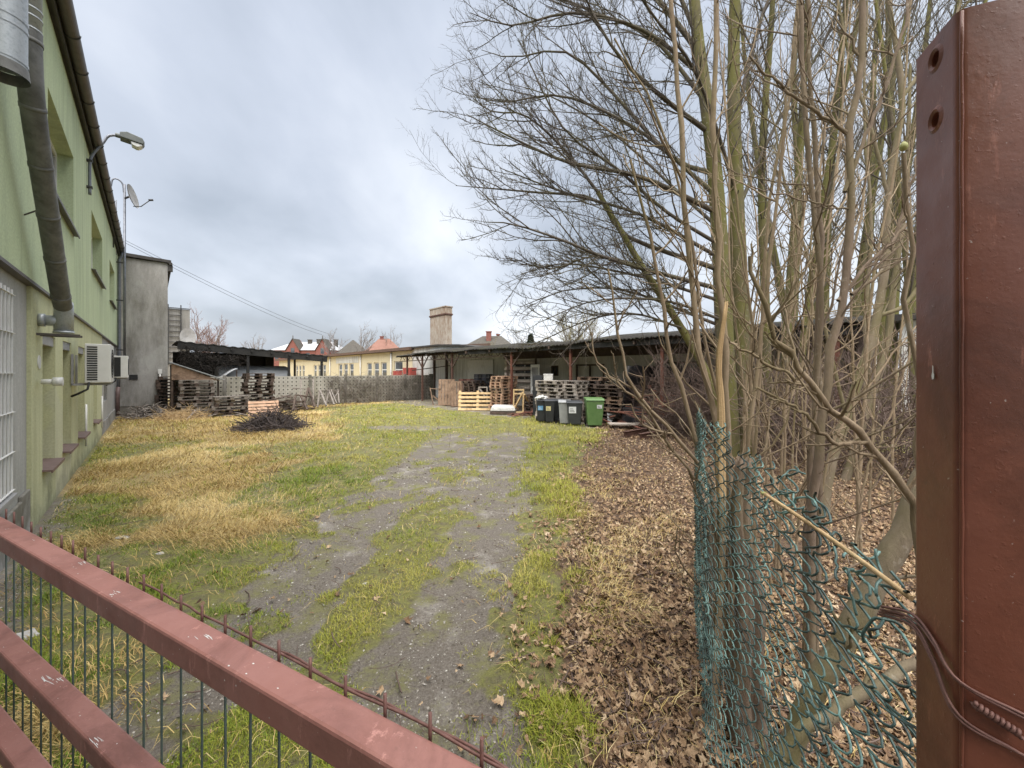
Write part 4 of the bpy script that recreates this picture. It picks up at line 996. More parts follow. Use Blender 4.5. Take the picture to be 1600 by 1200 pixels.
lean('leaning_pallet', 'pinkish pallet propped at the foot of the tall messy stack', 'pallet', 413, 17.2, 'wood_pink', 1.15, .78, .55, -.12, 5, gap=.28)
lean('slatted_panel', 'brown slatted wooden panel standing upright and leaning by the boiler house', 'panel', 697, 22.4, 'wood_brown', .95, 1.55, .18, -.75, 5, True, gap=.12)
lean('slatted_panel', 'narrower dark brown slatted panel next to the leaning brown one', 'panel', 719, 21.8, 'wood_brown', 1.0, 1.45, .15, -.45, 6, True, gap=.2)
lean('crate_side', 'large new yellow slatted crate side lying tilted in front of the shed', 'crate side', 746, 19.6, 'wood_new', 1.95, 1.05, .32, -.72, 5, gap=.45, th=.09)
lean('grey_slab', 'grey board leaning at an angle beside the green bin', 'board', 964, 14.6, 'board_grey', .65, .72, .6, -.9, 2, gap=.01, th=.03)

def frame_thing(name, label, cat, bars, m, w=.07, group=None, part='bars'):
    c = bars[0][0]; base = Vector((c[0], c[1], 0)); o = thing(name, label, cat, tuple(base), 0, group)
    q = MB()
    for a, e in bars: q.beam(Vector(a)-base, Vector(e)-base, w, w*.7)
    q.build(part, M[m], o); return o
def fr(pxs, d, rel=()):   # rectangle corners in px at distance d -> beams between consecutive points
    return [(at(*pxs[i], d), at(*pxs[i+1], d+rel[i] if rel else d)) for i in range(len(pxs)-1)]
frame_thing('braced_frame', 'pale upright wooden frame with a diagonal brace left of the bins', 'frame', [(at(802, 646, 18), at(803, 608, 18)), (at(817, 648, 17.7), at(818, 608, 17.7)), (at(803, 609, 18), at(818, 609, 17.7)), (at(803, 615, 18), at(818, 615, 17.7)), (at(803, 640, 18), at(817, 613, 17.7)), (at(803, 644, 18), at(817, 644, 17.7)), (at(819, 616, 17.7), at(833, 640, 18.8))], 'wood_new', .09)
frame_thing('small_frame', 'small white-wood frame standing behind the yellow crate side', 'frame', [(at(748, 634, 20.5), at(748, 605, 20.5)), (at(761, 634, 20.2), at(761, 605, 20.2)), (at(748, 605, 20.5), at(761, 605, 20.2)), (at(748, 614, 20.5), at(761, 614, 20.2)), (at(749, 606, 20.5), at(758, 620, 20.3))], 'wood_pale', .08)
frame_thing('triangular_frame', 'thin triangular frame of laths at the left of the brown panels', 'frame', [(at(672, 606, 23), at(678, 638, 22.5)), (at(678, 638, 22.5), at(690, 640, 22)), (at(673, 607, 23), at(688, 608, 22.5)), (at(681, 632, 22.5), at(690, 640, 22)), (at(676, 618, 23), at(688, 628, 22.5))], 'wood_brown', .06)
TR = 'old trestles and frames along the concrete fence'
frame_thing('timber_frame', 'tall thin rectangular timber frame leaning on the perforated fence', 'frame', [(at(470, 592, 21), at(490, 592, 21)), (at(489.5, 592, 21), at(489.5, 635, 20.4)), (at(470, 592, 21), at(470, 635, 20.4)), (at(458, 607, 20.8), at(490, 608, 20.8))], 'wood_grey', .07, TR)  # a plain timber frame leaning on the fence
frame_thing('trestle', 'splayed grey wooden trestle left of the ivy-covered fence', 'trestle', [(at(500, 610, 21), at(510, 634, 20)), (at(500, 610, 21), at(496, 636, 20.4)), (at(497, 611, 21), at(516, 611, 21.5)), (at(514, 610, 21.5), at(522, 632, 20.6)), (at(514, 610, 21.5), at(510, 630, 21))], 'wood_grey', .08, TR)
frame_thing('trestle', 'slim grey trestle standing nearest the ivy', 'trestle', [(at(517, 609, 21.5), at(526, 630, 21)), (at(528, 609, 22), at(530, 630, 21)), (at(515, 610, 21.5), at(530, 610, 22)), (at(518, 628, 21.2), at(529, 612, 21.8))], 'wood_grey', .06, TR)
frame_thing('trestle', 'dark sagging trestle right of the brushwood heap', 'trestle', [(at(482, 606, 20), at(492, 636, 19.4)), (at(482, 606, 20), at(474, 637, 19.2)), (at(462, 617, 19.6), at(486, 620, 19.6)), (at(462, 617, 19.6), at(458, 640, 19)), (at(470, 618, 19.6), at(480, 640, 19))], 'wood_dark', .09, TR)

def heap(name, label, cat, px, d, m, count, spread, h, L, w, seed, part='planks'):
    r = random.Random(seed); x, y_, _ = gp(px, d); o = thing(name, label, cat, (x, y_, 0)); q = MB()
    for k in range(count):
        c = Vector((r.gauss(0, spread), r.gauss(0, spread*.6), 0)); c.z = .03+h*max(0, 1-c.length/(spread*2.4))*r.random()
        a = r.uniform(0, math.pi); e = r.gauss(0, .16); l = L*r.uniform(.5, 1.1)/2
        dv = Vector((math.cos(a)*math.cos(e), math.sin(a)*math.cos(e), math.sin(e)))*l
        p, s = c-dv, c+dv; p.z = max(.02, p.z); s.z = max(.02, s.z); q.beam(p, s, w*r.uniform(.6, 1.3), .025)
    q.build(part, M[m], o); return o
heap('plank_heap', 'heap of dark old planks between the tall stack and the trestles', 'plank heap', 447, 19.6, 'wood_dark', 46, .55, .75, 1.3, .12, 3)
heap('plank_heap', 'low heap of grey broken laths in front of the grey stack', 'plank heap', 318, 16.9, 'wood_grey', 36, .55, .28, 1.2, .08, 5)
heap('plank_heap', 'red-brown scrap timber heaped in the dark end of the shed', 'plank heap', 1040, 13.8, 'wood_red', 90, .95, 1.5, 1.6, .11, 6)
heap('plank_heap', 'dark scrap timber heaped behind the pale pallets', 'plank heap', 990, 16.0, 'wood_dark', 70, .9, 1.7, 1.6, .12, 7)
heap('plank_heap', 'scattered reddish offcuts lying beside the braced frame', 'plank heap', 834, 17.6, 'wood_red', 26, .45, .25, .9, .09, 8)
RK = thing('timber_rack', 'tall rack stacked with pale boards against the shed back wall', 'rack', gp(815, 20.6), TH-.75)
for x in (-.75, .75):
    q = MB(); q.box(x-.05, x+.05, -.3, -.22, 0, 2.7); q.build('upright', M['wood_dark'], RK)
rr_ = random.Random(3); q = MB()
for lv in range(6):
    z = .75+lv*.33; q.box(-.8, .8, -.21, .25, z-.06, z-.002)
q.build('shelf', M['wood_dark'], RK)
q = MB()
for lv in range(6):
    z = .75+lv*.33
    for j in range(5):
        for t in range(rr_.randint(2, 5)): x = rr_.uniform(-.08, .08); q.box(-.85+x, .85+x+rr_.uniform(-.2, .1), -.2+j*.09, -.2+j*.09+.075, z+t*.037, z+t*.037+.034)
q.build('boards', M['wood_pale'], RK)

def stick_heap(name, label, px, d, n, sp, h, L, r0, m, seed):
    rg = np.random.default_rng(seed); x, y_, _ = gp(px, d)
    a = rg.uniform(0, 2*np.pi, n); rr = np.sqrt(rg.random(n)); c = np.stack([np.cos(a)*rr*sp, np.sin(a)*rr*sp*.75, h*(1-rr**1.6)*(.25+.75*rg.random(n))], 1)
    a2 = rg.uniform(0, 2*np.pi, n); e = rg.normal(0, .35, n); d_ = np.stack([np.cos(a2)*np.cos(e), np.sin(a2)*np.cos(e), np.sin(e)], 1)
    l = L*(.4+.8*rg.random(n)); row = [c-d_*l[:, None]/2]
    for k in range(5): d_ = norm(d_+rg.normal(size=d_.shape)*.22); row.append(row[-1]+d_*(l/5)[:, None])
    pts = np.stack(row, 1); pts[..., 2] = np.maximum(pts[..., 2], .01+.02*rg.random((n, 1)))
    V, f, lt = tubes([(pts, r0*(.5+rg.random((n, 1)))*np.linspace(1, .5, 6)[None], 5)])
    o = thing(name, label, 'brush heap', (x, y_, 0)); np_mesh('sticks', V, f, lt, m, o)
stick_heap('brushwood_heap', 'dark heap of cut brushwood lying on the grass in front of the pallets', 424, 13.2, 700, 1.0, .66, .95, .012, M['twig_pile'], 4)
stick_heap('brushwood_heap', 'small heap of logs and sticks at the foot of the grey end block', 232, 16.6, 260, .85, .55, .7, .026, M['wood_grey'], 9)
stick_heap('straw_heap', 'pile of pale dry stalks in front of the dark pallet stack', 286, 16.3, 420, 1.0, .34, .9, .007, M['straw'] if False else M['wood_new'], 10)
stick_heap('brushwood_heap', 'brown tangle of twigs beneath the shed behind the tree', 1090, 12.6, 700, 1.5, 1.3, 1.6, .010, M['twig_brown'], 14)

# ================================================================== bins and junk by the shed
def bin_(label, px, d, h, w, dep, body, lid, stick=None, rz=0., bag=False):
    o = thing('wheelie_bin', label, 'bin', gp(px, d), rz, 'bins in front of the shed')
    hb = h*.90; q = MB(); t = .80
    sec = [(0.04, t), (hb*.45, t+(1-t)*.5), (hb*.9, 1.0), (hb, 1.02)]; vs = []
    for z, k in sec: vs += [(-w/2*k, -dep/2*k, z), (w/2*k, -dep/2*k, z), (w/2*k, dep/2*k, z), (-w/2*k, dep/2*k, z)]
    fs = [(3, 2, 1, 0)]+[(i*4+j, i*4+(j+1) % 4, (i+1)*4+(j+1) % 4, (i+1)*4+j) for i in range(3) for j in range(4)]+[(12, 13, 14, 15)]
    q.add(vs, fs); q.build('body', M[body], o, .025)
    q = MB(); ld = [(-dep/2-.035, hb+.004), (dep/2+.05, hb+.004), (dep/2+.05, hb+.05), (dep/2-.02, h), (-dep/2+.06, h*.985), (-dep/2-.035, hb+.035)]
    q.prism(ld, -w/2-.02, w/2+.02, plane='yz'); q.build('lid', M[lid], o, .015)
    q = MB(); q.tube([(-w/2+.03, dep/2+.09, hb-.03), (w/2-.03, dep/2+.09, hb-.03)], .016, 8); q.box(-w/2+.03, -w/2+.06, dep/2-.02, dep/2+.09, hb-.05, hb-.01); q.box(w/2-.06, w/2-.03, dep/2-.02, dep/2+.09, hb-.05, hb-.01); q.build('handle', M[lid], o)
    for s in (-1, 1):
        q = MB(); q.tube([(s*(w/2*t+.005), dep/2*t, .1), (s*(w/2*t+.055), dep/2*t, .1)], .1, 16); q.build('wheel', M['black_slot'], o)
    if stick:
        m_, sx, sz, sw_, sh = stick; k = t+(1-t)*(sz/hb); yy = -dep/2*(t+(1-t)*((sz+sh/2)/hb))-.015
        q = MB(); q.box(sx-sw_/2, sx+sw_/2, yy, yy+.03, sz, sz+sh); s_ = q.build('sticker', M[m_], o)
        q = MB()
        for j in range(3): q.box(sx-sw_*.36, sx+sw_*.30-.03*j, yy-.004, yy+.01, sz+sh*(.2+.22*j), sz+sh*(.27+.22*j))
        q.build('print', M['ink'] if m_ == 'sticker_white' else M['sticker_white'] if m_ == 'sticker_blue' else M['ink'], s_)
    if bag:
        q = MB(); r = random.Random(2)
        for k in range(16):
            c = Vector((r.uniform(-.2, .2), r.uniform(-.2, .1), h+r.uniform(-.02, .1))); s = r.uniform(.06, .12)
            q.add([c+Vector(p)*s*r.uniform(.7, 1.3) for p in ((1, 0, 0), (0, 1, 0), (-1, 0, 0), (0, -1, 0), (0, 0, .8), (0, 0, -.8))], [(0, 1, 4), (1, 2, 4), (2, 3, 4), (3, 0, 4), (1, 0, 5), (2, 1, 5), (3, 2, 5), (0, 3, 5)])
        q.build('rubbish', M['foil'], o)
    return o
bin_('black wheelie bin with a blue sticker, at the left end of the bins', 845.5, 15.2, .92, .36, .5, 'bin_black', 'bin_black', ('sticker_blue', -.03, .48, .2, .17), -.05, True)
bin_('black wheelie bin with a yellow sticker', 858.5, 15.0, .92, .38, .5, 'bin_black', 'bin_black', ('sticker_yellow', -.05, .48, .18, .17), -.05)
bin_('black wheelie bin without a sticker, half hidden between the yellow-stickered and light grey bins', 871, 15.3, .90, .38, .5, 'bin_dark', 'bin_black', None, .1)
bin_('light grey wheelie bin beside the white-stickered one', 882.5, 14.6, .90, .46, .55, 'bin_grey', 'bin_grey', None, -.1)
bin_('dark grey wheelie bin with a white sticker', 897, 14.35, .90, .55, .6, 'bin_dark', 'bin_dark', ('sticker_white', -.08, .46, .26, .24), -.08)
bin_('green wheelie bin standing at the right end of the bins', 928, 14.1, 1.03, .62, .66, 'bin_green', 'bin_green', ('sticker_white', .15, .66, .18, .13), -.06)

o = thing('wrapped_bundle', 'white plastic-wrapped bundle lying on the ground before the shed', 'bundle', gp(787, 18.2), -.1)
q = MB(); q.add([(-.62, -.35, .12), (.62, -.35, .12), (.62, .35, .12), (-.62, .35, .12), (-.52, -.28, .40), (.55, -.3, .36), (.5, .28, .40), (-.5, .28, .42)], [(3, 2, 1, 0), (4, 5, 6, 7), (0, 1, 5, 4), (1, 2, 6, 5), (2, 3, 7, 6), (3, 0, 4, 7)])
w_ = q.build('wrap', M['foil'], o, .06); sd = w_.modifiers.new('sub', 'SUBSURF'); sd.levels = sd.render_levels = 2
q = MB(); q.box(-.6, .6, -.36, -.24, .0, .11); q.box(-.6, .6, .24, .36, .0, .11); q.build('skids', M['wood_dark'], o)

def crate_stack(label, px, d, n, m, w=.6, dep=.4, h=.3, rz=0, dx=0, first=0):
    for k in range(n):
        o = thing('plastic_crate', f'{"topmost" if k == n-1 else ORD[k]} {label}', 'crate', tuple(Vector(gp(px, d))+Vector((0, 0, k*(h+.005)))), TH+rz, 'crates stacked by the boiler house'); q = MB()
        for (x0, x1, y0, y1) in ((-w/2, w/2, -dep/2, -dep/2+.02), (-w/2, w/2, dep/2-.02, dep/2), (-w/2, -w/2+.02, -dep/2+.021, dep/2-.021), (w/2-.02, w/2, -dep/2+.021, dep/2-.021)):
            for (z0, z1) in ((0, .07), (.12, .16), (.21, h)): q.box(x0, x1, y0, y1, z0, z1)
            horizontal = x1-x0 > .1; nn = 6
            for j in range(nn):
                if horizontal: xx = x0+(x1-x0-.03)*j/(nn-1); q.box(xx, xx+.03, y0+.003, y1-.003, .07, .21)
                else: yy = y0+(y1-y0-.03)*j/(nn-1); q.box(x0+.003, x1-.003, yy, yy+.03, .07, .21)
        q.box(-w/2+.021, w/2-.021, -dep/2+.021, dep/2-.021, 0.003, .02); q.build('body', M[m], o)
for i, (px, dd, n, m_, wh) in enumerate(((726, 23.4, 5, 'crate_red', 'red-brown crate in the stack left of the dark blue ones'), (738, 23.2, 5, 'crate_red', 'red-brown crate in the stack against the dark blue ones'), (750, 23.0, 6, 'crate', 'dark blue crate in the stack behind the small white-wood frame'), (762, 22.7, 6, 'crate', 'dark blue crate in the stack nearest the tall orange-brown pallets'))):
    crate_stack(wh, px, dd, n, m_)
o = thing('tall_cabinet', 'tall black metal cabinet standing behind the black bins', 'cabinet', gp(841, 17.2), -.2)
q = MB(); q.box(-.22, .22, -.2, .25, 0, 1.82); q.build('body', M['black_cloth'], o, .01)
q = MB(); q.box(-.2, .2, -.22, -.202, .05, 1.78); q.build('door', M['bin_black'], o, .005)
q = MB(); q.box(.14, .16, -.245, -.222, .85, 1.05); q.build('handle', M['mast'], o)
o = thing('white_box', 'small white box sitting high on the pallets near the black cabinet', 'box', tuple(Vector(gp(857, 17.0))+Vector((0, 0, 1.55))), -.2)
q = MB(); q.box(-.2, .2, -.15, .15, 0, .28); q.build('body', M['plastic_white'], o, .01); q = MB(); q.box(-.21, .21, -.16, .16, .282, .33); q.build('lid', M['plastic_white'], o, .01)
o = thing('white_post_panel', 'pale upright door leaf leaning at the shed wall beside the boarded window', 'door leaf', gp(836, 20.0), TH-1.2)
q = MB(); q.box(-.25, .25, 0, .05, 0, 2.35); q.build('leaf', M['white_paint'], o, .004); q = MB(); q.box(-.18, .18, -.012, -.001, .2, 1.0); q.box(-.18, .18, -.012, -.001, 1.2, 2.2); q.build('inset', M['board_grey'], o)
o = thing('storage_box', 'dark blue-black ribbed storage box beside the leaning grey board', 'box', gp(990, 14.3), -.2)
q = MB(); q.box(-.42, .42, -.3, .3, .02, .60); q.build('body', M['crate'], o, .03)
q = MB()
for k in range(5): q.box(-.36+k*.17, -.31+k*.17, -.335, -.301, .06, .56)
q.build('ribs', M['bin_black'], o); q = MB(); q.box(-.44, .44, -.32, .32, .602, .66); q.build('lid', M['bin_black'], o, .01)
o = thing('flat_board', 'pale flat board lying on short blocks in front of the storage box', 'board', gp(985, 13.4), -.05)
q = MB(); q.box(-.75, .75, -.25, .25, .14, .18); q.build('board', M['wood_pale'], o); q = MB(); q.box(-.6, -.45, -.2, .2, 0, .139); q.box(.45, .6, -.2, .2, 0, .139); q.build('blocks', M['wood_dark'], o)
for k, (a, c, lb) in enumerate((((975, 684, 11.6), (1050, 664, 13.1), 'rusty steel beam lying on the leaves before the shed, the front one'), ((1000, 688, 11.2), (1072, 670, 12.4), 'rusty steel beam lying on the leaves behind the front beam'))):
    p0 = Vector(at(*a)); p1 = Vector(at(*c)); p0.z = .10; p1.z = .13; o = thing('steel_beam', lb, 'beam', (p0.x, p0.y, 0)); q = MB(); b0 = Vector((p0.x, p0.y, 0))
    q.beam(p0-b0+Vector((0, 0, .07)), p1-b0+Vector((0, 0, .07)), .11, .012); q.beam(p0-b0-Vector((0, 0, .07)), p1-b0-Vector((0, 0, .07)), .11, .012); q.beam(p0-b0, p1-b0, .012, .126); q.build('profile', M['steel_rust'], o)
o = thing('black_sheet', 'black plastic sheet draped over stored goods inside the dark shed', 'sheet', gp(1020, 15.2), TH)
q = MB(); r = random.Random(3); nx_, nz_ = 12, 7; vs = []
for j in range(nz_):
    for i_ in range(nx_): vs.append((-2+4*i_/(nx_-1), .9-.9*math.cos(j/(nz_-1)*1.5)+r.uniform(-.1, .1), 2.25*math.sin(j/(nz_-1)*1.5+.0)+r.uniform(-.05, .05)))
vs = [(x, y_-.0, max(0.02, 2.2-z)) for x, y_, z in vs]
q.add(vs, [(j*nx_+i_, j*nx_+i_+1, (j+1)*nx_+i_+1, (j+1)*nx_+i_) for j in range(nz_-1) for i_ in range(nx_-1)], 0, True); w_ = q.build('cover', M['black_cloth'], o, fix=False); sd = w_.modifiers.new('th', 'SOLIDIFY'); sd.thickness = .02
#PART3
# ================================================================== houses beyond
def house(name, label, px, d, w, dep, eave, ridge, wallm, roofm, rz=0., hip=.25, chims=(), gables=()):
    x, y_, _ = gp(px, d); o = thing(name, label, 'house', (x, y_, 0), rz)
    q = MB(); q.box(-w/2, w/2, 0, dep, 0, eave); q.build('wall', M[wallm], o)
    q = MB(); e = .35; h = w*hip
    q.add([(-w/2-e, -e, eave), (w/2+e, -e, eave), (w/2+e, dep+e, eave), (-w/2-e, dep+e, eave), (-w/2+h, dep/2, ridge), (w/2-h, dep/2, ridge)], [(0, 1, 5, 4), (2, 3, 4, 5), (1, 2, 5), (3, 0, 4), (3, 2, 1, 0)])
    rf_ = q.build('roof', M[roofm], o)
    for (cx, cy, cw, zt) in chims:
        q = MB(); q.box(cx-cw/2, cx+cw/2, cy-.3, cy+.3, eave, zt); q.box(cx-cw/2-.08, cx+cw/2+.08, cy-.38, cy+.38, zt, zt+.15); q.build('chimney', M['brick_red'] if roofm != 'tile_pale' else M['tile_dark'], rf_)
    for (cx, gw, zp) in gables:
        q = MB(); q.prism([(cx-gw/2, 0), (cx+gw/2, 0), (cx+gw/2, eave), (cx, zp), (cx-gw/2, eave)], -.5, 3); g_ = q.build('gable', M[wallm], o)
        q = MB(); q.beam((cx-gw/2-.2, .9, eave-.1), (cx, .9, zp+.12), 3.2, .12, up=(-.7, 0, .7)); q.beam((cx+gw/2+.2, .9, eave-.1), (cx, .9, zp+.12), 3.2, .12, up=(.7, 0, .7)); q.tube([(cx, -.4, zp), (cx, -.4, zp+.9)], .09, 6); q.build('gable_roof', M['tile_dark'], g_)
        q = MB(); q.box(cx-.45, cx+.45, -.53, -.51, eave-.9, eave+.5); q.build('window', M['glass'], g_)
    q = MB(); n_ = max(2, int(w/2.4))
    for k in range(n_):
        a = -w/2+w*(k+.5)/n_
        if any(abs(a-g_[0]) < g_[1]/2+.5 for g_ in gables): continue
        q = MB(); q.box(a-.45, a+.45, -.03, -.01, eave-2.2, eave-.7); q.build('window', M['glass'], o)
house('brick_house', 'large red brick house with two pointed gables and a pale roof far behind the canopy', 473, 95, 15.5, 10, 7.2, 9.6, 'brick_red', 'tile_pale', .0, .18, ((-.3, 4, .9, 10.0), (2.0, 4, .9, 10.1), (6.4, 4, .8, 10)), ((-2.2, 3.2, 9.9), (5.1, 3.2, 9.9)))
house('dark_roofed_house', 'small dark-roofed house with a red gable between the brick house and the orange roof', 552, 85, 7, 8, 5.6, 9.2, 'brick_red', 'tile_dark', .4, .48)
house('orange_roofed_house', 'house with a steep orange tiled roof behind the cream building', 600, 75, 7.0, 8, 5.6, 8.7, 'house_beige', 'tile_orange', .3, .36, ((-.5, 4, .7, 9.0),))
house('dark_roofed_house', 'broad house with a hipped dark roof and brick chimney right of the tall chimney', 762, 62, 9.5, 9, 5.4, 8.1, 'house_beige', 'tile_dark', -.1, .33, ((-.3, 3, .8, 8.6), (1.0, 5, .5, 8.3)))

# ================================================================== overhead wires
for k, (a, c, lb) in enumerate((((189, 372, 16.6), (512, 521, 55), 'thin overhead wire running from the mast to the brick house, upper strand'), ((189, 376, 16.6), (503, 523, 55), 'thin overhead wire running from the mast to the brick house, lower strand'))):
    p, s = Vector(at(*a)), Vector(at(*c)); pts = [p.lerp(s, t/20)-Vector((0, 0, 1.1*4*(t/20)*(1-t/20)*.35)) for t in range(21)]
    o = thing('overhead_wire', lb, 'wire', tuple(p)); MBq = MB(tuple(p)); MBq.tube(pts, [.008+.012*t/20 for t in range(21)], 5); MBq.build('strand', M['dark_metal'], o)

# ================================================================== trees
def tr(pts, r0, r1):
    """trace of (px, py, distance) -> (world points, radii)"""
    out = []; d = None
    for p in pts:
        d = p[2] if len(p) > 2 else d; out.append(at(p[0], p[1], d))
    return (np.array(out), r0, r1)
def canopy(rg, Lp, Lr, K, spec):
    """three generations of branches on the limbs"""
    out = []; p, r = Lp, Lr
    for (k, t0, t1, ang, ln, rb_, rt, P, up, wob, sides, fall) in spec:
        p, r = sprout(rg, p, r, k, t0, t1, ang, ln, rb_, rt, P, up, wob, fall=fall); out.append((p, r, sides))
    return out
rg = np.random.default_rng(21)
# -- the spreading tree
stems = limbs(rg, [
    tr([(1142, 720, 9), (1133, 560), (1126, 400), (1113, 230), (1090, 60), (1076, -120), (1064, -330)], .225, .05),
    tr([(1166, 722, 9.2), (1158, 500), (1150, 300), (1146, 100), (1152, -100), (1164, -350)], .215, .05),
    tr([(1134, 690, 8.9), (1112, 600), (1064, 512), (1003, 416, 8.6), (962, 347), (934, 300)], .10, .05)], 14)
L = limbs(rg, [
    tr([(1092, 80, 9), (1010, -20), (930, -80), (840, -110, 8.6)], 0.0648, 0.0096),
    tr([(1103, 160, 9), (1020, 60, 9.4), (930, 20), (850, -10), (780, 2)], 0.0504, 0.0064),
    tr([(1105, 205, 9), (1029, 147, 8.4), (960, 78, 8), (900, -30, 7.8)], 0.0612, 0.0096),
    tr([(1110, 270, 9), (1047, 243, 9.5), (943, 130, 10), (880, 80), (800, 90, 10.2), (752, 78)], 0.0576, 0.0064),
    tr([(1116, 330, 9), (1003, 277, 8.3), (891, 255, 7.8), (800, 215, 7.6), (728, 178, 7.5)], 0.0612, 0.0064),
    tr([(1120, 420, 9), (977, 368, 9.4), (934, 312, 9.6), (830, 300, 9.8), (712, 290, 9.8)], 0.0612, 0.0064),
    tr([(934, 300, 8.6), (880, 232), (820, 180, 8.4), (770, 175), (735, 150)], 0.0360, 0.0064),
    tr([(1118, 450, 9), (960, 407, 8.0), (873, 373, 7.4), (800, 350), (756, 347, 7.1)], 0.0540, 0.0064),
    tr([(1128, 510, 9), (982, 455, 9.6), (895, 452, 10), (850, 465), (812, 480, 10)], 0.0432, 0.0064),
    tr([(1003, 416, 8.6), (930, 400, 8.2), (860, 420), (790, 400, 8)], 0.0288, 0.0056),
    tr([(1064, 512, 8.8), (990, 490, 8.3), (920, 500), (830, 540, 8)], 0.0288, 0.0056),
    tr([(1150, 380, 9.2), (1060, 300, 10.4), (960, 210, 11.2), (860, 150), (790, 130, 11.6)], 0.0504, 0.0064),
    tr([(1150, 300, 9.2), (1090, 120, 8), (1010, 10, 7), (940, -120, 6.4)], 0.0504, 0.0080),
    tr([(1148, 200, 9.2), (1180, 60), (1230, -90), (1260, -250)], 0.0504, 0.0080),
    tr([(1152, 330, 9.2), (1210, 200, 10), (1280, 80), (1340, -60)], 0.0504, 0.0080),
    tr([(1090, 60, 9), (1040, -60), (980, -200), (930, -330)], 0.0504, 0.0096),
    tr([(1098, 120, 9), (1010, 50, 8.6), (900, 20, 8.2), (800, 40), (735, 20, 8)], .050, .007),
    tr([(1112, 300, 9), (1000, 205, 9.3), (880, 150, 9.6), (790, 160), (738, 150, 9.8)], .050, .007),
    tr([(1120, 400, 9), (1000, 335, 8.7), (880, 300, 8.4), (780, 262, 8.3)], .046, .007),
    tr([(1125, 470, 9), (1000, 432, 9.2), (880, 412, 9.4), (806, 432, 9.5)], .042, .007),
    tr([(1128, 500, 9), (1040, 470, 8.2), (930, 470, 7.8), (840, 505, 7.6)], .036, .006),
    tr([(1120, 380, 9), (1040, 330, 8.6), (960, 260, 8.4), (880, 200, 8.2), (810, 60, 8)], 0.0432, 0.0064)], 14)
stub = sprout(rg, stems[0], stems[1], 26, .05, .6, (50, 85), (.012, .035), .02, .012, 4, .05, .1)
L1 = [(L[0], L[1], 6), (stub[0], stub[1], 6)]
L1 += canopy(rg, L[0], L[1], 0, [(17, .08, 1, (16, 42), (.22, .52), .016, .0052, 8, .15, .10, 5, .5), (9, .12, 1, (20, 62), (.18, .55), .0072, .0036, 6, .18, .17, 4, .4), (6, .15, 1, (22, 68), (.2, .65), .0046, .0030, 4, .28, .22, 3, .3)])
emit_tree('spreading_tree', 'big leafless tree with two mossy trunks and branches sweeping far left over the yard', 'tree', gp(1150, 9), [(stems[0], stems[1], 14)], L1, M['bark_moss'], M['bark_limb'])

def fan_tree(label, px, d, traces, seed, K=(13, 8, 5), tw=.30, name='leafless_tree', group=None):
    rg = np.random.default_rng(seed); S_ = limbs(rg, [tr(*t) for t in traces], 14)
    cr = canopy(rg, S_[0], S_[1], 0, [(K[0], .22, 1, (18, 46), (.16, .42), .020, .006, 7, .40, .09, 5, .5), (K[1], .12, 1, (22, 50), (.22, .5), .009, .0045, 5, .3, .12, 4, .4), (K[2], .15, 1, (22, 55), (.25, .55), .006, .0035, 4, .3, .16, 3, .3)])
    return emit_tree(name, label, 'tree', gp(px, d), [(S_[0], S_[1], 12)], cr+[(*sprout(rg, S_[0], S_[1], 22, .04, .55, (50, 85), (.01, .03), .018, .011, 4, .05, .1), 6)], M['bark_moss'], M['bark_limb'], group)
TG = 'leafless trees behind the wire fence'
fan_tree('leafless mossy tree with three close trunks just right of the spreading tree', 1215, 10.2, [
    ([(1200, 700, 10), (1196, 480), (1190, 260), (1205, 40), (1220, -250)], .12, .03), ([(1222, 700, 10.2), (1232, 480), (1250, 240), (1262, 0), (1280, -260)], .12, .03), ([(1238, 698, 10.5), (1262, 480), (1300, 230), (1345, 10), (1390, -230)], .10, .03)], 31, (18, 9, 5), group=TG)
fan_tree('leafless mossy tree forking low behind the smooth leaning trunk', 1305, 11, [
    ([(1298, 690, 11), (1288, 480), (1300, 240), (1322, 0), (1335, -260)], .13, .03), ([(1312, 690, 11), (1338, 470), (1375, 230), (1420, 10), (1470, -200)], .115, .03)], 32, (19, 9, 5), group=TG)
fan_tree('leafless tree with two dark green trunks near the white outbuilding', 1398, 13, [
    ([(1386, 672, 13), (1392, 540), (1398, 380), (1392, 180), (1385, -60)], .2, .04), ([(1410, 674, 13.2), (1418, 540), (1442, 330), (1480, 90), (1520, -100)], .18, .04)], 33, (19, 9, 5), group=TG)
fan_tree('slender leafless tree leaning right behind the brown gate post', 1470, 9, [
    ([(1440, 720, 9), (1462, 500), (1500, 250), (1540, 0), (1580, -200)], .075, .02), ([(1430, 715, 8.8), (1420, 480), (1400, 250), (1372, 30), (1340, -180)], .06, .02)], 34, (18, 9, 5), group=TG)

fan_tree('leafless tree with thin upright stems far behind the mossy trunks', 1260, 17, [
    ([(1235, 655, 17), (1240, 480), (1248, 300), (1240, 120), (1255, -60)], .2, .05), ([(1268, 655, 17), (1275, 480), (1292, 300), (1312, 120), (1330, -80)], .2, .05), ([(1250, 655, 17.5), (1225, 480), (1195, 320), (1170, 150), (1155, 0)], .18, .05)], 35, (18, 9, 5), group=TG)
fan_tree('farthest leafless tree seen in the gap beside the white outbuilding', 1350, 18, [
    ([(1345, 650, 18), (1350, 480), (1362, 300), (1365, 120), (1378, -60)], .22, .05), ([(1360, 650, 18), (1385, 480), (1412, 300), (1440, 120), (1462, -80)], .2, .05)], 36, (18, 9, 5), group=TG)

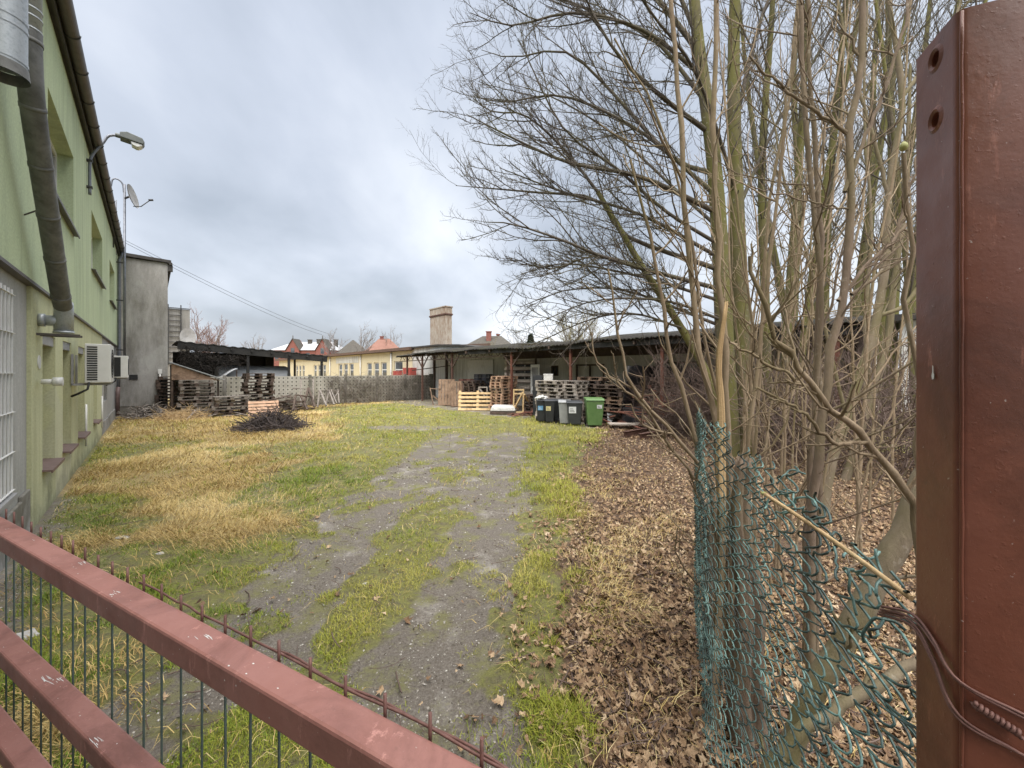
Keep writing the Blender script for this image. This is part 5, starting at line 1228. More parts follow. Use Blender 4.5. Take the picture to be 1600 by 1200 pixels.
def shrub(name, label, cat, px, d, traces, m, seed, K=((9, (28, 62), (.10, .26), .007, .0035), (5, (30, 60), (.25, .55), .0035, .002)), extra=None, t0=.1, group=None, mtw=None):
    rg = np.random.default_rng(seed); S_ = limbs(rg, [tr(*t) for t in traces], 22)
    P_ = S_[0]; R_ = S_[1]
    kn = 1+.16*np.maximum(0, np.cos(np.arange(22)*2*np.pi/3.0))[None]   # swollen nodes
    P_[:, 1:-1] += rg.normal(size=P_[:, 1:-1].shape)*.006
    R_ = R_*kn; tw = []; p, r = P_, R_
    for (k, ang, ln, rb_, rt) in K:
        p, r = sprout(rg, p, r, k, t0, 1, ang, ln, rb_, rt, 6, .30, .16, fall=.45); tw.append((p, r, 5 if not tw else 4))
    root = thing(name, label, cat, gp(px, d), 0, group); b = np.array(gp(px, d))
    V, f, lt = tubes([(P_, R_, 10)]); np_mesh('stems', V-b, f, lt, M[m], root)
    V, f, lt = tubes(tw); np_mesh('twigs', V-b, f, lt, M[mtw or m], root)
    return root, b
SG = 'bare shrubs along the wire fence'
o, b_ = shrub('bare_shrub', 'tan leafless shrub with tall straight stems rising from the fence end', 'shrub', 1150, 2.5, [
    ([(1138, 1080, 2.5), (1128, 800), (1115, 640), (1089, 520), (1068, 260), (1050, 0), (1044, -160)], 0.0221, 0.0102),
    ([(1146, 1080, 2.45), (1140, 760), (1130, 520), (1121, 390), (1115, 217), (1121, 0), (1123, -160)], 0.0221, 0.0110),
    ([(1160, 1060, 2.7), (1170, 700), (1195, 480), (1215, 300), (1240, 100), (1258, -80)], 0.0153, 0.0068),
    ([(1165, 1060, 2.9), (1180, 760), (1188, 520), (1200, 330), (1232, 150), (1250, -60)], 0.0136, 0.0068),
    ([(1130, 1075, 2.55), (1122, 820), (1088, 690), (1064, 601), (1045, 545), (1037, 480), (1020, 380), (985, 250)], 0.0187, 0.0068),
    ([(1126, 1075, 2.3), (1112, 780), (1060, 690), (987, 605), (970, 540), (950, 420)], 0.0153, 0.0051),
    ([(1112, 780, 2.3), (1050, 700), (1010, 640), (968, 600), (930, 560), (925, 520)], 0.0093, 0.0043),
    ([(1140, 1075, 2.6), (1136, 700), (1105, 560), (1080, 380), (1030, 190), (960, 60)], 0.0136, 0.0051)], 'bark_shrub', 41, group=SG)
o2, b2 = shrub('bare_shrub', 'brown leafless shrub with thick knobbly forking stems behind the torn mesh', 'shrub', 1275, 2.4, [
    ([(1268, 1070, 2.45), (1268, 820), (1285, 650), (1305, 520), (1321, 455), (1329, 330), (1323, 208), (1345, 130), (1349, 0), (1352, -150)], 0.0281, 0.0126),
    ([(1323, 208, 2.45), (1270, 170), (1215, 130), (1171, 87)], 0.0111, 0.0052), ([(1330, 330, 2.45), (1285, 318), (1225, 305), (1172, 290)], 0.0059, 0.0030),
    ([(1260, 1065, 2.6), (1264, 800), (1280, 520), (1280, 390), (1262, 217), (1249, 0), (1246, -140)], 0.0192, 0.0104),
    ([(1275, 1060, 2.7), (1280, 760), (1277, 480), (1284, 390), (1273, 217), (1262, 0), (1258, -140)], 0.0192, 0.0104),
    ([(1320, 300, 2.45), (1345, 230), (1390, 120), (1425, -20)], 0.0118, 0.0067),
    ([(1310, 470, 2.45), (1340, 430), (1400, 370), (1450, 310)], 0.0118, 0.0067),
    ([(1330, 460, 2.6), (1380, 420), (1410, 330), (1440, 220)], 0.0104, 0.0059)], 'bark_shrub_dark', 42, group=SG)
o3, b3 = shrub('smooth_tree', 'young tree with a smooth pale grey-brown leaning trunk behind the shrubs', 'tree', 1285, 5.3, [
    ([(1286, 806, 5.3), (1300, 720), (1340, 600), (1371, 494), (1385, 400), (1388, 303), (1410, 152), (1390, 0), (1382, -150)], 0.0663, 0.0109),
    ([(1410, 152, 5.3), (1440, 110), (1480, 60), (1510, -20)], 0.0234, 0.0117),
    ([(1371, 494, 5.3), (1420, 470), (1470, 380), (1500, 280)], 0.0273, 0.0117),
    ([(1322, 650, 5.3), (1300, 560), (1270, 430), (1230, 300), (1200, 150)], 0.0234, 0.0078),
    ([(1388, 303, 5.3), (1360, 200), (1320, 60), (1300, -60)], 0.0234, 0.0094)], 'bark_smooth', 43, ((12, (30, 60), (.12, .3), .010, .004), (7, (30, 60), (.25, .5), .005, .003)), t0=.3)
o4, b4 = shrub('smooth_tree', 'slimmer smooth trunk slanting right beside the pale leaning trunk', 'tree', 1328, 7, [
    ([(1320, 752, 7), (1338, 690), (1362, 620), (1385, 540), (1400, 420), (1415, 300), (1422, 100)], 0.0663, 0.0172),
    ([(1362, 620, 7), (1352, 500), (1362, 350), (1350, 180), (1355, 0)], 0.0312, 0.0117)], 'bark_smooth', 44, ((12, (30, 60), (.12, .3), .010, .004), (7, (30, 60), (.25, .5), .005, .003)), t0=.3)
shrub('leaning_tree', 'thick knobbly grey trunk leaning behind the mesh low beside the brown post', 'tree', 1190, 1.75, [
    ([(1175, 1290, 1.72), (1240, 1150), (1292, 1055), (1340, 965), (1388, 880), (1428, 785), (1470, 690)], .046, .040),
    ([(1150, 1290, 1.6), (1230, 1165), (1310, 1104), (1380, 1068), (1450, 1025)], .024, .019)], 'bark_smooth', 45, ((5, (40, 70), (.08, .16), .010, .006), (3, (30, 60), (.25, .5), .004, .002)))
shrub('bare_shrub', 'thin arching branch reaching down across the view to the brown post', 'shrub', 1400, 1.75, [
    ([(1440, 900, 1.55), (1423, 782), (1355, 689), (1310, 650), (1275, 615), (1240, 560), (1214, 527), (1190, 470), (1172, 400)], .016, .007),
    ([(1275, 615, 1.55), (1230, 585), (1185, 560), (1140, 535)], .007, .004), ([(1355, 689, 1.55), (1300, 690), (1250, 640), (1180, 606)], .008, .004)], 'bark_shrub', 46, group=SG)
shrub('bare_shrub', 'group of thin upright shoots mixed between the trunks behind the mesh', 'shrub', 1225, 3.4, [
    ([(1215, 920, 3.5), (1225, 740), (1232, 520), (1262, 300), (1310, 120), (1330, -40)], .012, .006),
    ([(1230, 930, 3.4), (1205, 740), (1190, 600), (1160, 400), (1130, 260)], .012, .005),
    ([(1240, 920, 3.6), (1262, 720), (1310, 500), (1350, 300), (1365, 100)], .013, .006),
    ([(1205, 930, 3.3), (1195, 760), (1210, 600), (1250, 440), (1330, 300), (1400, 240)], .010, .005),
    ([(1260, 930, 3.4), (1300, 700), (1390, 560), (1440, 500)], .011, .005),
    ([(1330, 920, 3.5), (1350, 760), (1400, 620), (1430, 520)], .010, .005)], 'bark_shrub', 47, group=SG)
sr = random.Random(77); tl = []
for k in range(15):
    px0 = sr.uniform(1130, 1400); d0 = sr.uniform(3.4, 5.6); ln_ = sr.uniform(-90, 110); top = sr.uniform(-150, 240)
    tl.append(([(px0, 580+1200/d0, d0), (px0+ln_*.12+sr.uniform(-8, 8), 640), (px0+ln_*.4+sr.uniform(-12, 12), 420), (px0+ln_*.7+sr.uniform(-12, 12), 220), (px0+ln_, top)], sr.uniform(.010, .018), .004))
shrub('bare_shrub', 'dense group of slim warm-brown saplings rising between the mossy trunks', 'shrub', 1260, 4.4, tl, 'bark_shrub', 50, group=SG)
o, b_ = shrub('budding_shoot', 'single thin shoot with a green bud standing close to the brown post', 'shoot', 1450, .95, [
    ([(1452, 1840, .95), (1446, 1300), (1436, 800), (1428, 430), (1418, 300), (1412, 240)], .0075, .0042)], 'bark_shrub', 48, ((3, (30, 50), (.02, .05), .003, .002),), t0=.75)
q = MB(tuple(b_)); c = Vector(at(1412, 229, .95)); vs = []; n_ = 12
prof = [(0, -.011), (.006, -.009), (.0088, -.002), (.0078, .005), (.004, .010), (.0006, .0125)]
for r_, z in prof: vs += [c+Vector((r_*math.cos(k*2*math.pi/n_), r_*math.sin(k*2*math.pi/n_), z)) for k in range(n_)]
q.add(vs, [(i*n_+j, i*n_+(j+1) % n_, (i+1)*n_+(j+1) % n_, (i+1)*n_+j) for i in range(5) for j in range(n_)], 0, True); q.build('bud', M['bud'], o, fix=False)

# dead trunk and snapped stem behind the mesh
def gnarly(name, label, pts, radii, m, part, seed, cat='stump'):
    rg = np.random.default_rng(seed); P_ = resample(np.array([at(*p) for p in pts]), 30); P_[:, :2] += .012*np.sin(np.arange(30)[:, None]*.35+np.array([seed, seed+2.]))*(len(radii) > 3); rr = np.interp(np.linspace(0, 1, 30), np.linspace(0, 1, len(radii)), radii); n_ = 30
    base = P_[0].copy(); base[2] = 0; g_ = np.arange(n_)*2*np.pi/n_
    lob = 1+.26*np.sin(g_*2+1)+.14*np.sin(g_*5)+.12*np.sin(g_*7+2)+.10*rg.normal(size=n_); z = np.arange(30)[:, None]
    R_ = rr[:, None]*lob[None]*(1+.05*rg.normal(size=(30, n_)))*(1+.06*np.sin(z*.5+g_[None]*2))
    V = np.stack([P_[:, None, 0]+np.cos(g_)*R_, P_[:, None, 1]+np.sin(g_)*R_, P_[:, None, 2]+0*R_], -1)
    V[-3:, :, 2] += rg.uniform(-.03, .16, n_)*rr.max()*7*np.array([[.4], [.7], [1]])
    V = np.concatenate([V.reshape(-1, 3), P_[-1:]-[0, 0, .05]])-base
    fl = []; lt = []
    for i in range(29):
        for j in range(n_): fl += [i*n_+j, i*n_+(j+1) % n_, (i+1)*n_+(j+1) % n_, (i+1)*n_+j]; lt.append(4)
    for j in range(n_): fl += [29*n_+j, 29*n_+(j+1) % n_, 30*n_]; lt.append(3)
    
    mi = None; ms = M[m]
    if m == 'split_wood':
        ms = [M['bark_shrub'], M['split_wood']]; mi = np.repeat(np.arange(29) > 15+2*0, n_).astype(int); mi = np.concatenate([mi, np.ones(n_, int)])
    o = thing(name, label, cat, tuple(base)); np_mesh(part, V, fl, lt, ms, o, midx=mi); return o
gnarly('dead_stump', 'grey dead trunk standing split behind the green mesh', [(1172, 1180, 2.05), (1166, 950, 2.08), (1160, 820, 2.1), (1162, 735, 2.1)], [.088, .064, .048, .034], 'bark_shrub_dark', 'trunk', 3)
gnarly('snapped_stem', 'snapped stem with bare yellow split wood standing at the fence end', [(1120, 1150, 2.1), (1124, 850, 2.12), (1132, 660, 2.12), (1124, 560, 2.12), (1131, 476, 2.12)], [.020, .018, .020, .008], 'split_wood', 'stem', 4, 'broken stem')
gnarly('broken_stake', 'short broken wooden stake beside the left edge of the mesh', [(1112, 1030, 2.65), (1110, 900, 2.65), (1108, 790, 2.65)], [.04, .038, .03], 'bark_dead', 'stake', 6, 'stake')

# brush under the trees
def brush(name, label, box, count, seg, r, seed, m='twig_brown'):
    o = thicket(name, label, 'undergrowth', ((box[0]+box[1])/2, (box[2]+box[3])/2), [box], count, seg, r, M[m], seed, P=6, wob=.22, up=.8); o['kind'] = 'stuff'; return o
brush('undergrowth', 'brown leafless undergrowth filling the gap between the trunks', (9.0, 12.6, -4.5, 2.6, 0, 1.5), 2600, 1.7, .007, 3)
brush('undergrowth', 'thin brown twigs crowding the dark end of the open shed', (11.0, 13.0, 1.5, 5.5, 0, 1.4), 700, 1.6, .006, 4)

brush('undergrowth', 'bushy brown twigs growing before the shed wall left of the trunks', (11.0, 12.7, 2.4, 6.2, 0, 1.7), 620, 1.5, .0055, 6)
# distant trees
def far_tree(label, px, d, top, w, seed, m, trunkm='twig_far', K=(7, 6, 5, 4), group='distant trees beyond the roofs', rt=1.):
    rg = np.random.default_rng(seed); x, y_, _ = gp(px, d); H = EYE+(580-top)/F*d; ww = w/F*d; tr_ = []
    for k in range(K[0]):
        a = rg.uniform(-1, 1); b = rg.uniform(-1, 1)
        tr_.append((np.array([(x, y_, 0), (x+.1*a*ww, y_+.1*b*ww, H*.3), (x+.28*a*ww, y_+.28*b*ww, H*.65), (x+.46*a*ww, y_+.4*b*ww, H*(1-.28*abs(a)))]), .10*rt, .02*rt))
    S_ = limbs(rg, tr_, 10)
    cr = canopy(rg, S_[0], S_[1], 0, [(K[1], .3, 1, (25, 55), (.2, .42), .035*rt, .018*rt, 6, .25, .15, 4, .4), (K[2], .15, 1, (25, 55), (.3, .5), .018*rt, .012*rt, 5, .25, .15, 3, .4), (K[3], .2, 1, (25, 55), (.3, .5), .012*rt, .009*rt, 4, .2, .15, 3, .3)])
    return emit_tree('bare_tree', label, 'tree', (x, y_, 0), [(S_[0], S_[1], 8)], cr, M[trunkm], M[m], group)
far_tree('reddish leafless round-crowned tree behind the black canopy', 325, 42, 499, 80, 1, 'twig_red', K=(9, 9, 7, 5))
far_tree('faint small bare tree left of the brick house', 402, 70, 526, 46, 2, 'twig_far')
far_tree('bare tree rising between the brick house and the dark gable', 522, 66, 518, 40, 3, 'twig_far')
far_tree('taller bare tree directly behind the dark gable', 562, 66, 508, 58, 4, 'twig_far')
far_tree('bare tree behind the orange-roofed house', 612, 80, 516, 48, 5, 'twig_far')
far_tree('bare tree standing right of the hipped dark roof', 808, 60, 522, 46, 6, 'twig_far')
far_tree('olive-brown thicket-like tree with fine twigs above the shed roof', 900, 34, 486, 110, 7, 'twig_olive', K=(12, 10, 8, 5), rt=.8)
far_tree('bare tree low in front of the hipped dark roof', 775, 52, 530, 44, 8, 'twig_olive', K=(8, 7, 5, 4), rt=.7)
o = thing('conifer', 'small dark conifer peeping over the shed roof', 'conifer', gp(829, 50)); q = MB(); H = EYE+(580-521)/F*50; q.tube([(0, 0, 0), (0, 0, H)], [.16, .02], 8); q.build('trunk', M['bark_limb'], o)
rg = np.random.default_rng(9); n_ = 5200; t = rg.random(n_)**.8; a = rg.uniform(0, 2*np.pi, n_); z = H*(.15+.85*(1-t)); rr = 2.1*t*(.55+.45*np.abs(np.sin(z*3.1)))*np.sqrt(rg.random(n_))+.05
c = np.stack([np.cos(a)*rr, np.sin(a)*rr, z], 1); d_ = np.stack([np.cos(a), np.sin(a), rg.normal(-.25, .3, n_)], 1)*.32; s_ = np.stack([-np.sin(a), np.cos(a), rg.normal(0, .3, n_)], 1)*.10
np_mesh('crown', np.stack([c-s_, c+s_, c+d_], 1).reshape(-1, 3), np.arange(n_*3), np.full(n_, 3), M['needle'], o)

# ================================================================== wire mesh fence in front of the trees
cp = np.array([(.765, .66), (.80, .85), (.86, 1.12), (.93, 1.5), (.985, 1.93), (1.25, 2.6), (1.62, 3.35), (2.1, 4.3)])
cs = np.concatenate(([0], np.cumsum(np.linalg.norm(np.diff(cp, axis=0), axis=1)))); ctop = np.array([1.50, 1.56, 1.63, 1.72, 1.76, 1.70, 1.62, 1.60])
frng = np.random.default_rng(17); root = thing('wire_mesh_fence', 'torn sagging green-coated chain-link mesh fence running from the brown post to the trees', 'fence', (.765, .66, 0))
wires = []; s = .02; i = 0
while s < cs[-1]-.05:
    A = .035 if s < .35 else (.030 if s < .7 else .026)
    per = .074 if s < .5 else .056
    zt = np.interp(s, cs, ctop)+frng.normal(0, .022 if s < .7 else .012); zb = .03
    npd = int((zt-zb)/per); th = np.arange(0, npd*2*np.pi, 2*np.pi/10); ph = (i % 2)*np.pi
    tri = 2/np.pi*np.arcsin(np.sin(th+ph)*.985); a_ = (tri*.55+np.sin(th+ph)*.50)*A*1.10
    z = zt-th/(2*np.pi)*per
    sag = np.exp(-((zt-z)/.35))
    ss = s+a_+(.026*np.sin(z*7+s*3)+.014*np.sin(z*13+s*6))*(s < 1.2)+.03*sag*frng.normal()*(s < 1.0)
    ss = np.clip(ss, 0.002, cs[-1]-.01)
    zz = z+(.016*np.sin(s*11+z*5)+.010*frng.normal())*(s < 1.2)+frng.normal(0, .002, len(z))
    px_ = np.interp(ss, cs, cp[:, 0]); py_ = np.interp(ss, cs, cp[:, 1])
    dx = np.interp(ss+.02, cs, cp[:, 0])-np.interp(ss-.02, cs, cp[:, 0]); dy = np.interp(ss+.02, cs, cp[:, 1])-np.interp(ss-.02, cs, cp[:, 1]); ln = np.hypot(dx, dy)+1e-6
    off = .0085*np.cos(th+ph)+(.035*np.sin(z*3.1+s*2.5)+.022*np.sin(z*8+s*5)+.016*np.sin(z*17-s*9))*np.exp(-s/1.6)
    px_ = px_+off*(-dy/ln); py_ = py_+off*(dx/ln)
    P_ = np.stack([px_, py_, zz], 1)
    wires.append(P_); s += A*1.78; i += 1
b_ = np.array((.765, .66, 0)); bt = [(w_[None]-b_, np.full((1, len(w_)), .0031 if k < 10 else (.0027 if k < 22 else .0024)), 7 if k < 22 else 5) for k, w_ in enumerate(wires)]
V, f, lt = tubes(bt); np_mesh('wire_mesh', V, f, lt, M['mesh_pvc'], root)
# frayed loose ends near the post
q = MB(tuple(b_))
for k in range(18):
    s0 = .03+.055*k*.7; zt = np.interp(s0, cs, ctop); p = Vector((np.interp(s0, cs, cp[:, 0]), np.interp(s0, cs, cp[:, 1]), zt-.05)); pts = [p]; d_ = Vector((frng.normal()*.5, frng.normal()*.5, .8)).normalized()
    for j in range(7): d_ = (d_+Vector((frng.normal(), frng.normal(), frng.normal()-.25))*.45).normalized(); pts.append(pts[-1]+d_*.016)
    q.tube(resample([tuple(x) for x in pts], 20), .003, 7)
q.build('frayed_ends', M['mesh_pvc'], root)
q = MB(tuple(b_))
for zt in (1.28, .62): q.tube([(x+.006, y_, zt+.02*math.sin(k*2.1)) for k, (x, y_) in enumerate(resample(np.c_[cp, np.zeros(len(cp))], 40)[:, :2])], .0022, 6)
q.build('tension_wire', M['mesh_pvc'], root)
o = thing('dry_stick', 'pale dry stick lodged through the top of the torn mesh', 'stick', at(1195, 772, 1.22)); b0 = Vector(at(1195, 772, 1.22)); q = MB(tuple(b0)); q.tube(resample([at(1195, 772, 1.22), at(1260, 815, 1.06), at(1340, 872, .90), at(1424, 935, .76)], 14), [.0055]*14, 8); q.build('stick', M['split_wood'], o)
q = MB(tuple(b0)); q.tube([at(1196, 772, 1.22), at(1190, 770, 1.235)], [.0075, .004], 8); q.build('tip', M['bud'], o)

# ================================================================== brown gate post
fx = Vector((.934, -.357, 0)); sx_ = Vector((.357, .934, 0)); c0 = Vector((.697, .600, 0)); root = thing('gate_post', 'massive square steel gate post painted glossy red-brown with two bolt holes', 'post', tuple(c0), math.atan2(fx.y, fx.x))
Wp, H, r_ = .114, 2.565, .012; prof = []
for (cx, cy, a0) in ((Wp-r_, r_, -90), (Wp-r_, Wp-r_, 0), (r_, Wp-r_, 90)):
    for k in range(6): a = math.radians(a0+18*k); prof.append((cx+r_*math.cos(a), cy+r_*math.sin(a)))
tail = [(r_+r_*math.cos(math.radians(a)), r_+r_*math.sin(math.radians(a))) for a in (180, 198, 216, 234, 252, 270)]
line = prof+tail; q = MB(); zs = [0, .5, 1.0, 1.5, 2.0, H]
vs = [(x, y_, z) for z in zs for x, y_ in line]; n_ = len(line); k0 = 17; fs = []
for a in range(len(zs)-1):
    for j in range(n_):
        if j == k0: continue          # the left face carries the bolt holes
        jj = (j+1) % n_; fs.append((a*n_+j, a*n_+jj, (a+1)*n_+jj, (a+1)*n_+j))
q.add(vs, fs, 0, True); q.add([(x, y_, H) for x, y_ in line], [tuple(range(n_))])
hx, h1, h2 = .052, EYE+(580-97)/F*.655, EYE+(580-191)/F*.655; y0, y1 = r_, Wp-r_; cz = []
for hz in (h1, h2): cz += [(hz-.03, hz+.03, hz)]
cur = 0
for (a, c, hz) in sorted(cz):
    q.add([(0, y0, cur), (0, y1, cur), (0, y1, a), (0, y0, a)], [(0, 1, 2, 3)]); cur = c
    m_ = 24; out = []; inn = []; ri = .0105
    ca = math.atan2(.03, (y1-y0)/2); angs = sorted([2*math.pi*k/20+.05 for k in range(20)]+[ca, math.pi-ca, math.pi+ca, 2*math.pi-ca])
    for g_ in angs:
        ct, st = math.cos(g_), math.sin(g_); t_ = min(((y1-y0)/2)/max(abs(ct), 1e-6), .03/max(abs(st), 1e-6))
        out.append((0, (y0+y1)/2+ct*t_, hz+st*t_)); inn.append((0, hx+ct*ri, hz+st*ri*1.15))
    lip = [(-.003, hx+math.cos(g_)*ri*1.35, hz+math.sin(g_)*ri*1.6) for g_ in angs]
    mid = [(-.0002, hx+math.cos(g_)*ri*1.9, hz+math.sin(g_)*ri*2.1) for g_ in angs]
    deep = [(.03, p_[1], p_[2]) for p_ in inn]
    q.add(out+mid+lip+inn+deep, [(b*m_+k, b*m_+(k+1) % m_, (b+1)*m_+(k+1) % m_, (b+1)*m_+k) for b in range(4) for k in range(m_)], 0, False); q.add(deep, [tuple(range(m_))], 1)
    # fill the cell corners left by the round outline
    q.add([(.0005, y0, a), (.0005, y1, a), (.0005, y1, c), (.0005, y0, c)], []) 
q.add([(0, y0, cur), (0, y1, cur), (0, y1, H), (0, y0, H)], [(0, 1, 2, 3)])
q.build('shaft', [M['post_paint'], M['black_slot']], root, fix=False)
q = MB(); pts = [(.004+.0004*math.sin(z*40), -.0002, z) for z in np.linspace(.2, H-.004, 60)]; q.tube(pts, [.0024+.0003*math.sin(k*2.3) for k in range(60)], 8); q.build('weld_bead', M['post_paint'], root)
q = MB(); rr_ = random.Random(9)
for k in range(18):
    z = rr_.uniform(1.35, H-.05); fr_ = rr_.random() < .72; s_ = rr_.uniform(.0008, .0022); c = Vector((rr_.uniform(.016, Wp-.01), 0, z)) if fr_ else Vector((0, rr_.uniform(.02, Wp-.015), z))
    nv = [(1, 0, 0), (.3, 0, .9), (-.8, 0, .5), (-.9, 0, -.4), (.2, 0, -1)]
    ring = [c+Vector((a[0]*s_*(1 if fr_ else .35), (a[0]*s_ if not fr_ else 0), a[2]*s_*rr_.uniform(.7, 1.8))) for a in nv]
    top = c+(Vector((0, -s_*.3, 0)) if fr_ else Vector((-s_*.3, 0, 0))); q.add(ring+[top], [(k_, (k_+1) % 5, 5) for k_ in range(5)], 0, True)
q.build('paint_blisters', M['post_paint'], root)
q = MB(); q.add([(-.0022, .055+a*.004, 1.998+b*.011) for a, b in ((-.6, -1), (.5, -1.1), (.9, -.5), (.35, .1), (.3, 1.1), (-.3, 1.0), (-.4, 0), (-.9, -.4))], [tuple(range(8))]); q.build('paint_chip', M['white_paint'], root, fix=False)
o = thing('tie_wire', 'twisted rusty tie wires wrapped round the brown post at the mesh', 'wire', (.70, .60, 1.5)); q = MB((.70, .60, 1.5))
L_ = lambda fy, y_, z: Vector((c0.x, c0.y, 0))+fx*fy+sx_*y_+Vector((0, 0, z))
for k, (za, zb, zc) in enumerate(((1.560, 1.520, 1.475), (1.552, 1.515, 1.470), (1.545, 1.470, 1.405), (1.538, 1.462, 1.412))):
    e = .0045
    q.tube(resample([tuple(L_(-.03, .15+.004*k, za-.02)), tuple(L_(-.008, .10, za)), tuple(L_(-e, .05, (za+zb)/2+.008)), tuple(L_(-e*.7, -e*.7, zb+.004*math.sin(k*2))), tuple(L_(.06, -e*1.1, (zb+zc)/2-.004)), tuple(L_(.118, -e*.6, zc)), tuple(L_(.122, .05, zc-.01))], 44), .0024, 8)
for k in range(2):
    ts = np.linspace(0, 1, 30); q.tube([tuple(L_(.012+.052*t, -.010-.004*math.cos(t*28+k*math.pi), 1.492-.030*t+.005*math.sin(t*28+k*math.pi))) for t in ts], .0026, 8)
q.build('strands', M['rust_wire'], o)

# ================================================================== the gate leaf
gd = Vector((.8995, -.4374, 0)); gn = Vector((.4374, .8995, 0)); A0 = Vector((-1.86, 1.398, 0)); root = thing('gate', 'open steel gate leaf with faded red-brown square rails and a rod mesh behind them', 'gate', tuple(A0), math.atan2(gd.y, gd.x)); x0, x1 = -1.1, 2.16; R_ = .0615
for (zt, nm) in ((1.40, 'rail'), (.972, 'rail'), (.62, 'rail'), (.16, 'rail')):
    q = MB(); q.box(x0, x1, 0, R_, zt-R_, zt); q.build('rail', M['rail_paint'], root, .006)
for x in (x0-R_, x1):
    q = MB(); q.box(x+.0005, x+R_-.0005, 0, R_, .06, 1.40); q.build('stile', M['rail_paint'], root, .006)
for k in range(33):
    x = x0+.03+k*.0985; q = MB(); wob = .003*math.sin(k*2.7)
    q.tube([(x, R_+.006, .05), (x+wob, R_+.006, .7), (x, R_+.006, 1.375)], .0027, 8); rod = q.build('rod', M['mesh_green'], root)
    q = MB(); q.tube([(x, R_+.006, 1.374), (x, R_+.006, 1.432+.004*math.sin(k*5.1))], .0031, 8); q.build('rod_tip', M['rust_wire'], rod)
q = MB()
for z in (1.325, .745, .40): q.tube([(x0, R_+.0118, z), (x1, R_+.0118, z)], .0028, 8)
q.build('cross_wire', M['mesh_green'], root)
o = thing('rusty_cable', 'thin rusty wire running along the back edge of the top gate rail', 'wire', tuple(A0)); q = MB(tuple(A0)); pts = []
for k in range(40):
    x = .85+k*(2.2-.85)/39; p_ = A0+gd*x+gn*(R_+.0145+.002*math.sin(k*.5))+Vector((0, 0, 1.398+.002*math.sin(k*.7)+(.006 if 6 < k < 9 else 0))); pts.append(tuple(p_))
q.tube(pts, .0025, 8); q.tube([tuple(Vector(p_)+Vector((.002, .003, .004*math.sin(k)))) for k, p_ in enumerate(pts[18:])], .0022, 8); q.build('strand', M['rust_wire'], o)
# paint scuffs on the rails
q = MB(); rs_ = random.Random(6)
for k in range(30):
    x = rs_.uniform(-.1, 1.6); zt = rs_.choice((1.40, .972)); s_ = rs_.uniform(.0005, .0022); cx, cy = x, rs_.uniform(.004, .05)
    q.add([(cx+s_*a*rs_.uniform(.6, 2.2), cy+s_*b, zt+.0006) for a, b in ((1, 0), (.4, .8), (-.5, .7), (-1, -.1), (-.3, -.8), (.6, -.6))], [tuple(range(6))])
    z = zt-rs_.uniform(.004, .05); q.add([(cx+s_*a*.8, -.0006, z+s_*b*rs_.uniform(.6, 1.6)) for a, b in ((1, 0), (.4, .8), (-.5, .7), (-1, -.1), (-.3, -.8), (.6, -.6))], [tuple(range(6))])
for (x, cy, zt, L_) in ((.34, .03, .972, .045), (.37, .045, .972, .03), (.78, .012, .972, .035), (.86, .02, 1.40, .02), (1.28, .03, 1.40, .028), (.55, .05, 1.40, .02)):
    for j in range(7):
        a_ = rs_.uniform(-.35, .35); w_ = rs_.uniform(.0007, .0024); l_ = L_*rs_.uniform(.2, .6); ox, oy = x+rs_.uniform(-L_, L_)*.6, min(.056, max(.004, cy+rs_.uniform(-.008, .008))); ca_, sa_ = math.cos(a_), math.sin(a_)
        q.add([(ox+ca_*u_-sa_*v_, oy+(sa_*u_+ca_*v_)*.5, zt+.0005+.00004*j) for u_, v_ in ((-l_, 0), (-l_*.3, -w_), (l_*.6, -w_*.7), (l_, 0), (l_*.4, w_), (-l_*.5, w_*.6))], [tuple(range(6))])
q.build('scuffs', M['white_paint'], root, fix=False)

# ================================================================== stones and loose bits
for k, (px, d, s_, lb) in enumerate(((40, 2.9, .06, 'pale broken stone behind the gate by the grey wall'), (190, 4.6, .045, 'small pale stone lying by the green wall corner'), (250, 4.2, .03, 'smallest pale stone at the grass edge near the wall'), (570, 3.6, .022, 'small whitish pebble lying in the left wheel rut'))):
    rg = np.random.default_rng(k); x, y_, _ = gp(px, d); o = thing('stone', lb, 'stone', (x, y_, 0)); q = MB()
    import bmesh
    bm = bmesh.new(); bmesh.ops.create_icosphere(bm, subdivisions=2, radius=1); vs = [Vector((v_.co.x*s_*1.5, v_.co.y*s_, max(-.2*s_, v_.co.z*s_*.55)))*(1+.18*rg.normal()) for v_ in bm.verts]; fs = [tuple(v_.index for v_ in f_.verts) for f_ in bm.faces]; bm.free()
    q.add(vs, fs); q.build('body', M['stone'], o)
thicket('dry_stalks', '', '', (0, 0), [(.5, 9, 8, 22, 0, .05)], 170, .42, .004, M['twig_brown'], 12, P=4, wob=.1, up=2.5, kind='stuff')

# ================================================================== sky, light, camera
w = bpy.data.worlds.new('World'); scene.world = w; w.use_nodes = True; nt = w.node_tree; nt.nodes.clear()
out = nt.nodes.new('ShaderNodeOutputWorld'); sky = nt.nodes.new('ShaderNodeTexSky'); sky.sky_type = 'NISHITA'; sky.sun_disc = False
SUN_EL, SUN_AZ = math.radians(68), math.radians(178)
sky.sun_elevation = SUN_EL; sky.sun_rotation = SUN_AZ; sky.air_density = 1.5; sky.dust_density = 4
bg1 = nt.nodes.new('ShaderNodeBackground'); bg1.inputs[1].default_value = .05; nt.links.new(sky.outputs[0], bg1.inputs[0])
tc = nt.nodes.new('ShaderNodeTexCoord'); sp = nt.nodes.new('ShaderNodeSeparateXYZ'); nt.links.new(tc.outputs['Generated'], sp.inputs[0])
zc = math_(nt, 'ADD', math_(nt, 'MAXIMUM', sp.outputs[2], 0), .42)
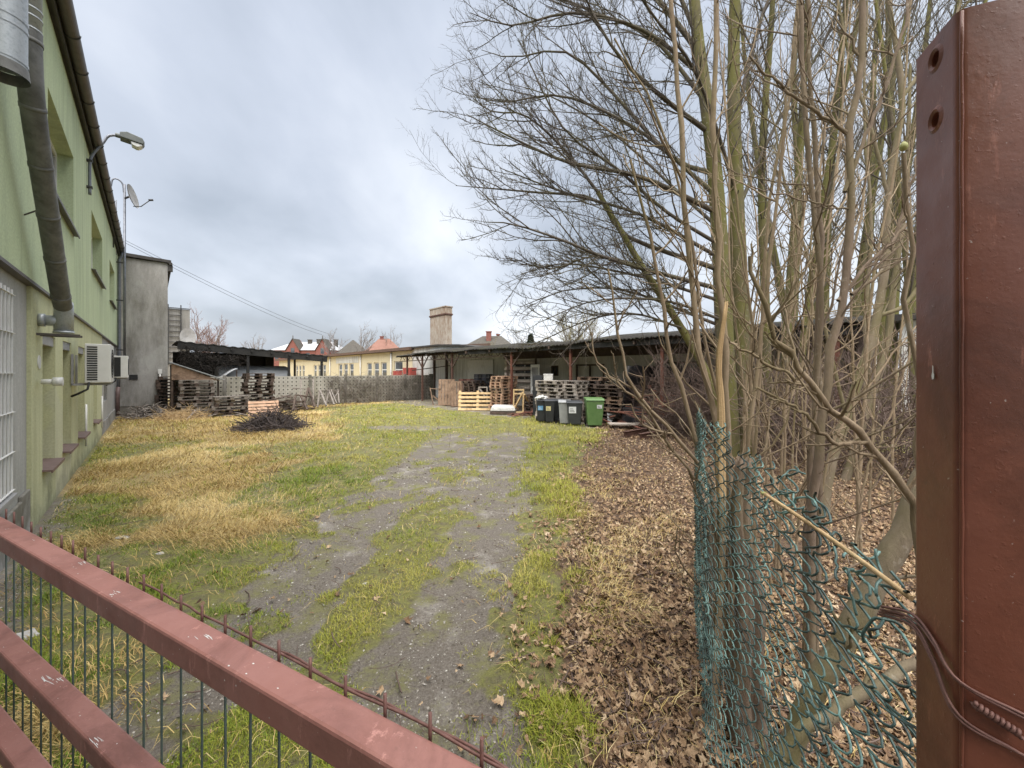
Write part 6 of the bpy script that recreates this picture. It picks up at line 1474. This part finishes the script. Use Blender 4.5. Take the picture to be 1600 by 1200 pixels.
cb = nt.nodes.new('ShaderNodeCombineXYZ'); nt.links.new(math_(nt, 'DIVIDE', sp.outputs[0], zc), cb.inputs[0]); nt.links.new(math_(nt, 'DIVIDE', sp.outputs[1], zc), cb.inputs[1])
mp = nt.nodes.new('ShaderNodeMapping'); mp.inputs['Location'].default_value = (3.75, 2.2, 0); mp.inputs['Rotation'].default_value = (0, 0, .5); mp.inputs['Scale'].default_value = (1, .75, 1); nt.links.new(cb.outputs[0], mp.inputs[0])
c1 = noise(nt, mp.outputs[0], 1.15, 5, .45, .25); c2 = noise(nt, mp.outputs[0], 3.0, 6, .55, .2)
f_ = math_(nt, 'ADD', math_(nt, 'MULTIPLY', c1, .80), math_(nt, 'MULTIPLY', c2, .20))
cc = ramp(nt, f_, [(.31, (.074, .082, .095)), (.42, (.102, .113, .131)), (.505, (.136, .147, .168)), (.58, (.174, .184, .202)), (.68, (.226, .234, .245))])
hz = ramp(nt, sp.outputs[2], [(0.0, (1.35, 1.33, 1.30)), (.12, (1.2, 1.19, 1.18)), (.35, (1.0, 1.0, 1.0)), (1, (1.1, 1.1, 1.1))])
cc = mixc(nt, 1., cc, hz, 'MULTIPLY')
bg2 = nt.nodes.new('ShaderNodeBackground'); bg2.inputs[1].default_value = 1.0; nt.links.new(cc, bg2.inputs[0])
mx = nt.nodes.new('ShaderNodeMixShader'); mx.inputs[0].default_value = .88; nt.links.new(bg1.outputs[0], mx.inputs[1]); nt.links.new(bg2.outputs[0], mx.inputs[2]); nt.links.new(mx.outputs[0], out.inputs[0])
sl = bpy.data.lights.new('sun', 'SUN'); sl.energy = 1.5; sl.angle = math.radians(85); sl.color = (1, .96, .90)
so = bpy.data.objects.new('sun', sl); COL.objects.link(so)
sd_ = Vector((math.sin(SUN_AZ)*math.cos(SUN_EL), math.cos(SUN_AZ)*math.cos(SUN_EL), math.sin(SUN_EL)))
so.rotation_euler = sd_.to_track_quat('Z', 'Y').to_euler()
cam = bpy.data.cameras.new('camera'); cam.sensor_width = 36; cam.lens = 36*F/1600; cam.shift_y = -20/1600; cam.clip_start = .02; cam.clip_end = 3000
co = bpy.data.objects.new('camera', cam); COL.objects.link(co); co.location = (0, 0, EYE); co.rotation_euler = (math.radians(90), 0, 0); scene.camera = co
scene.view_settings.view_transform = 'Standard'; scene.view_settings.look = 'None'; scene.view_settings.exposure = 2.3; scene.view_settings.gamma = 1
scene.cycles.max_bounces = 6; scene.cycles.use_denoising = True
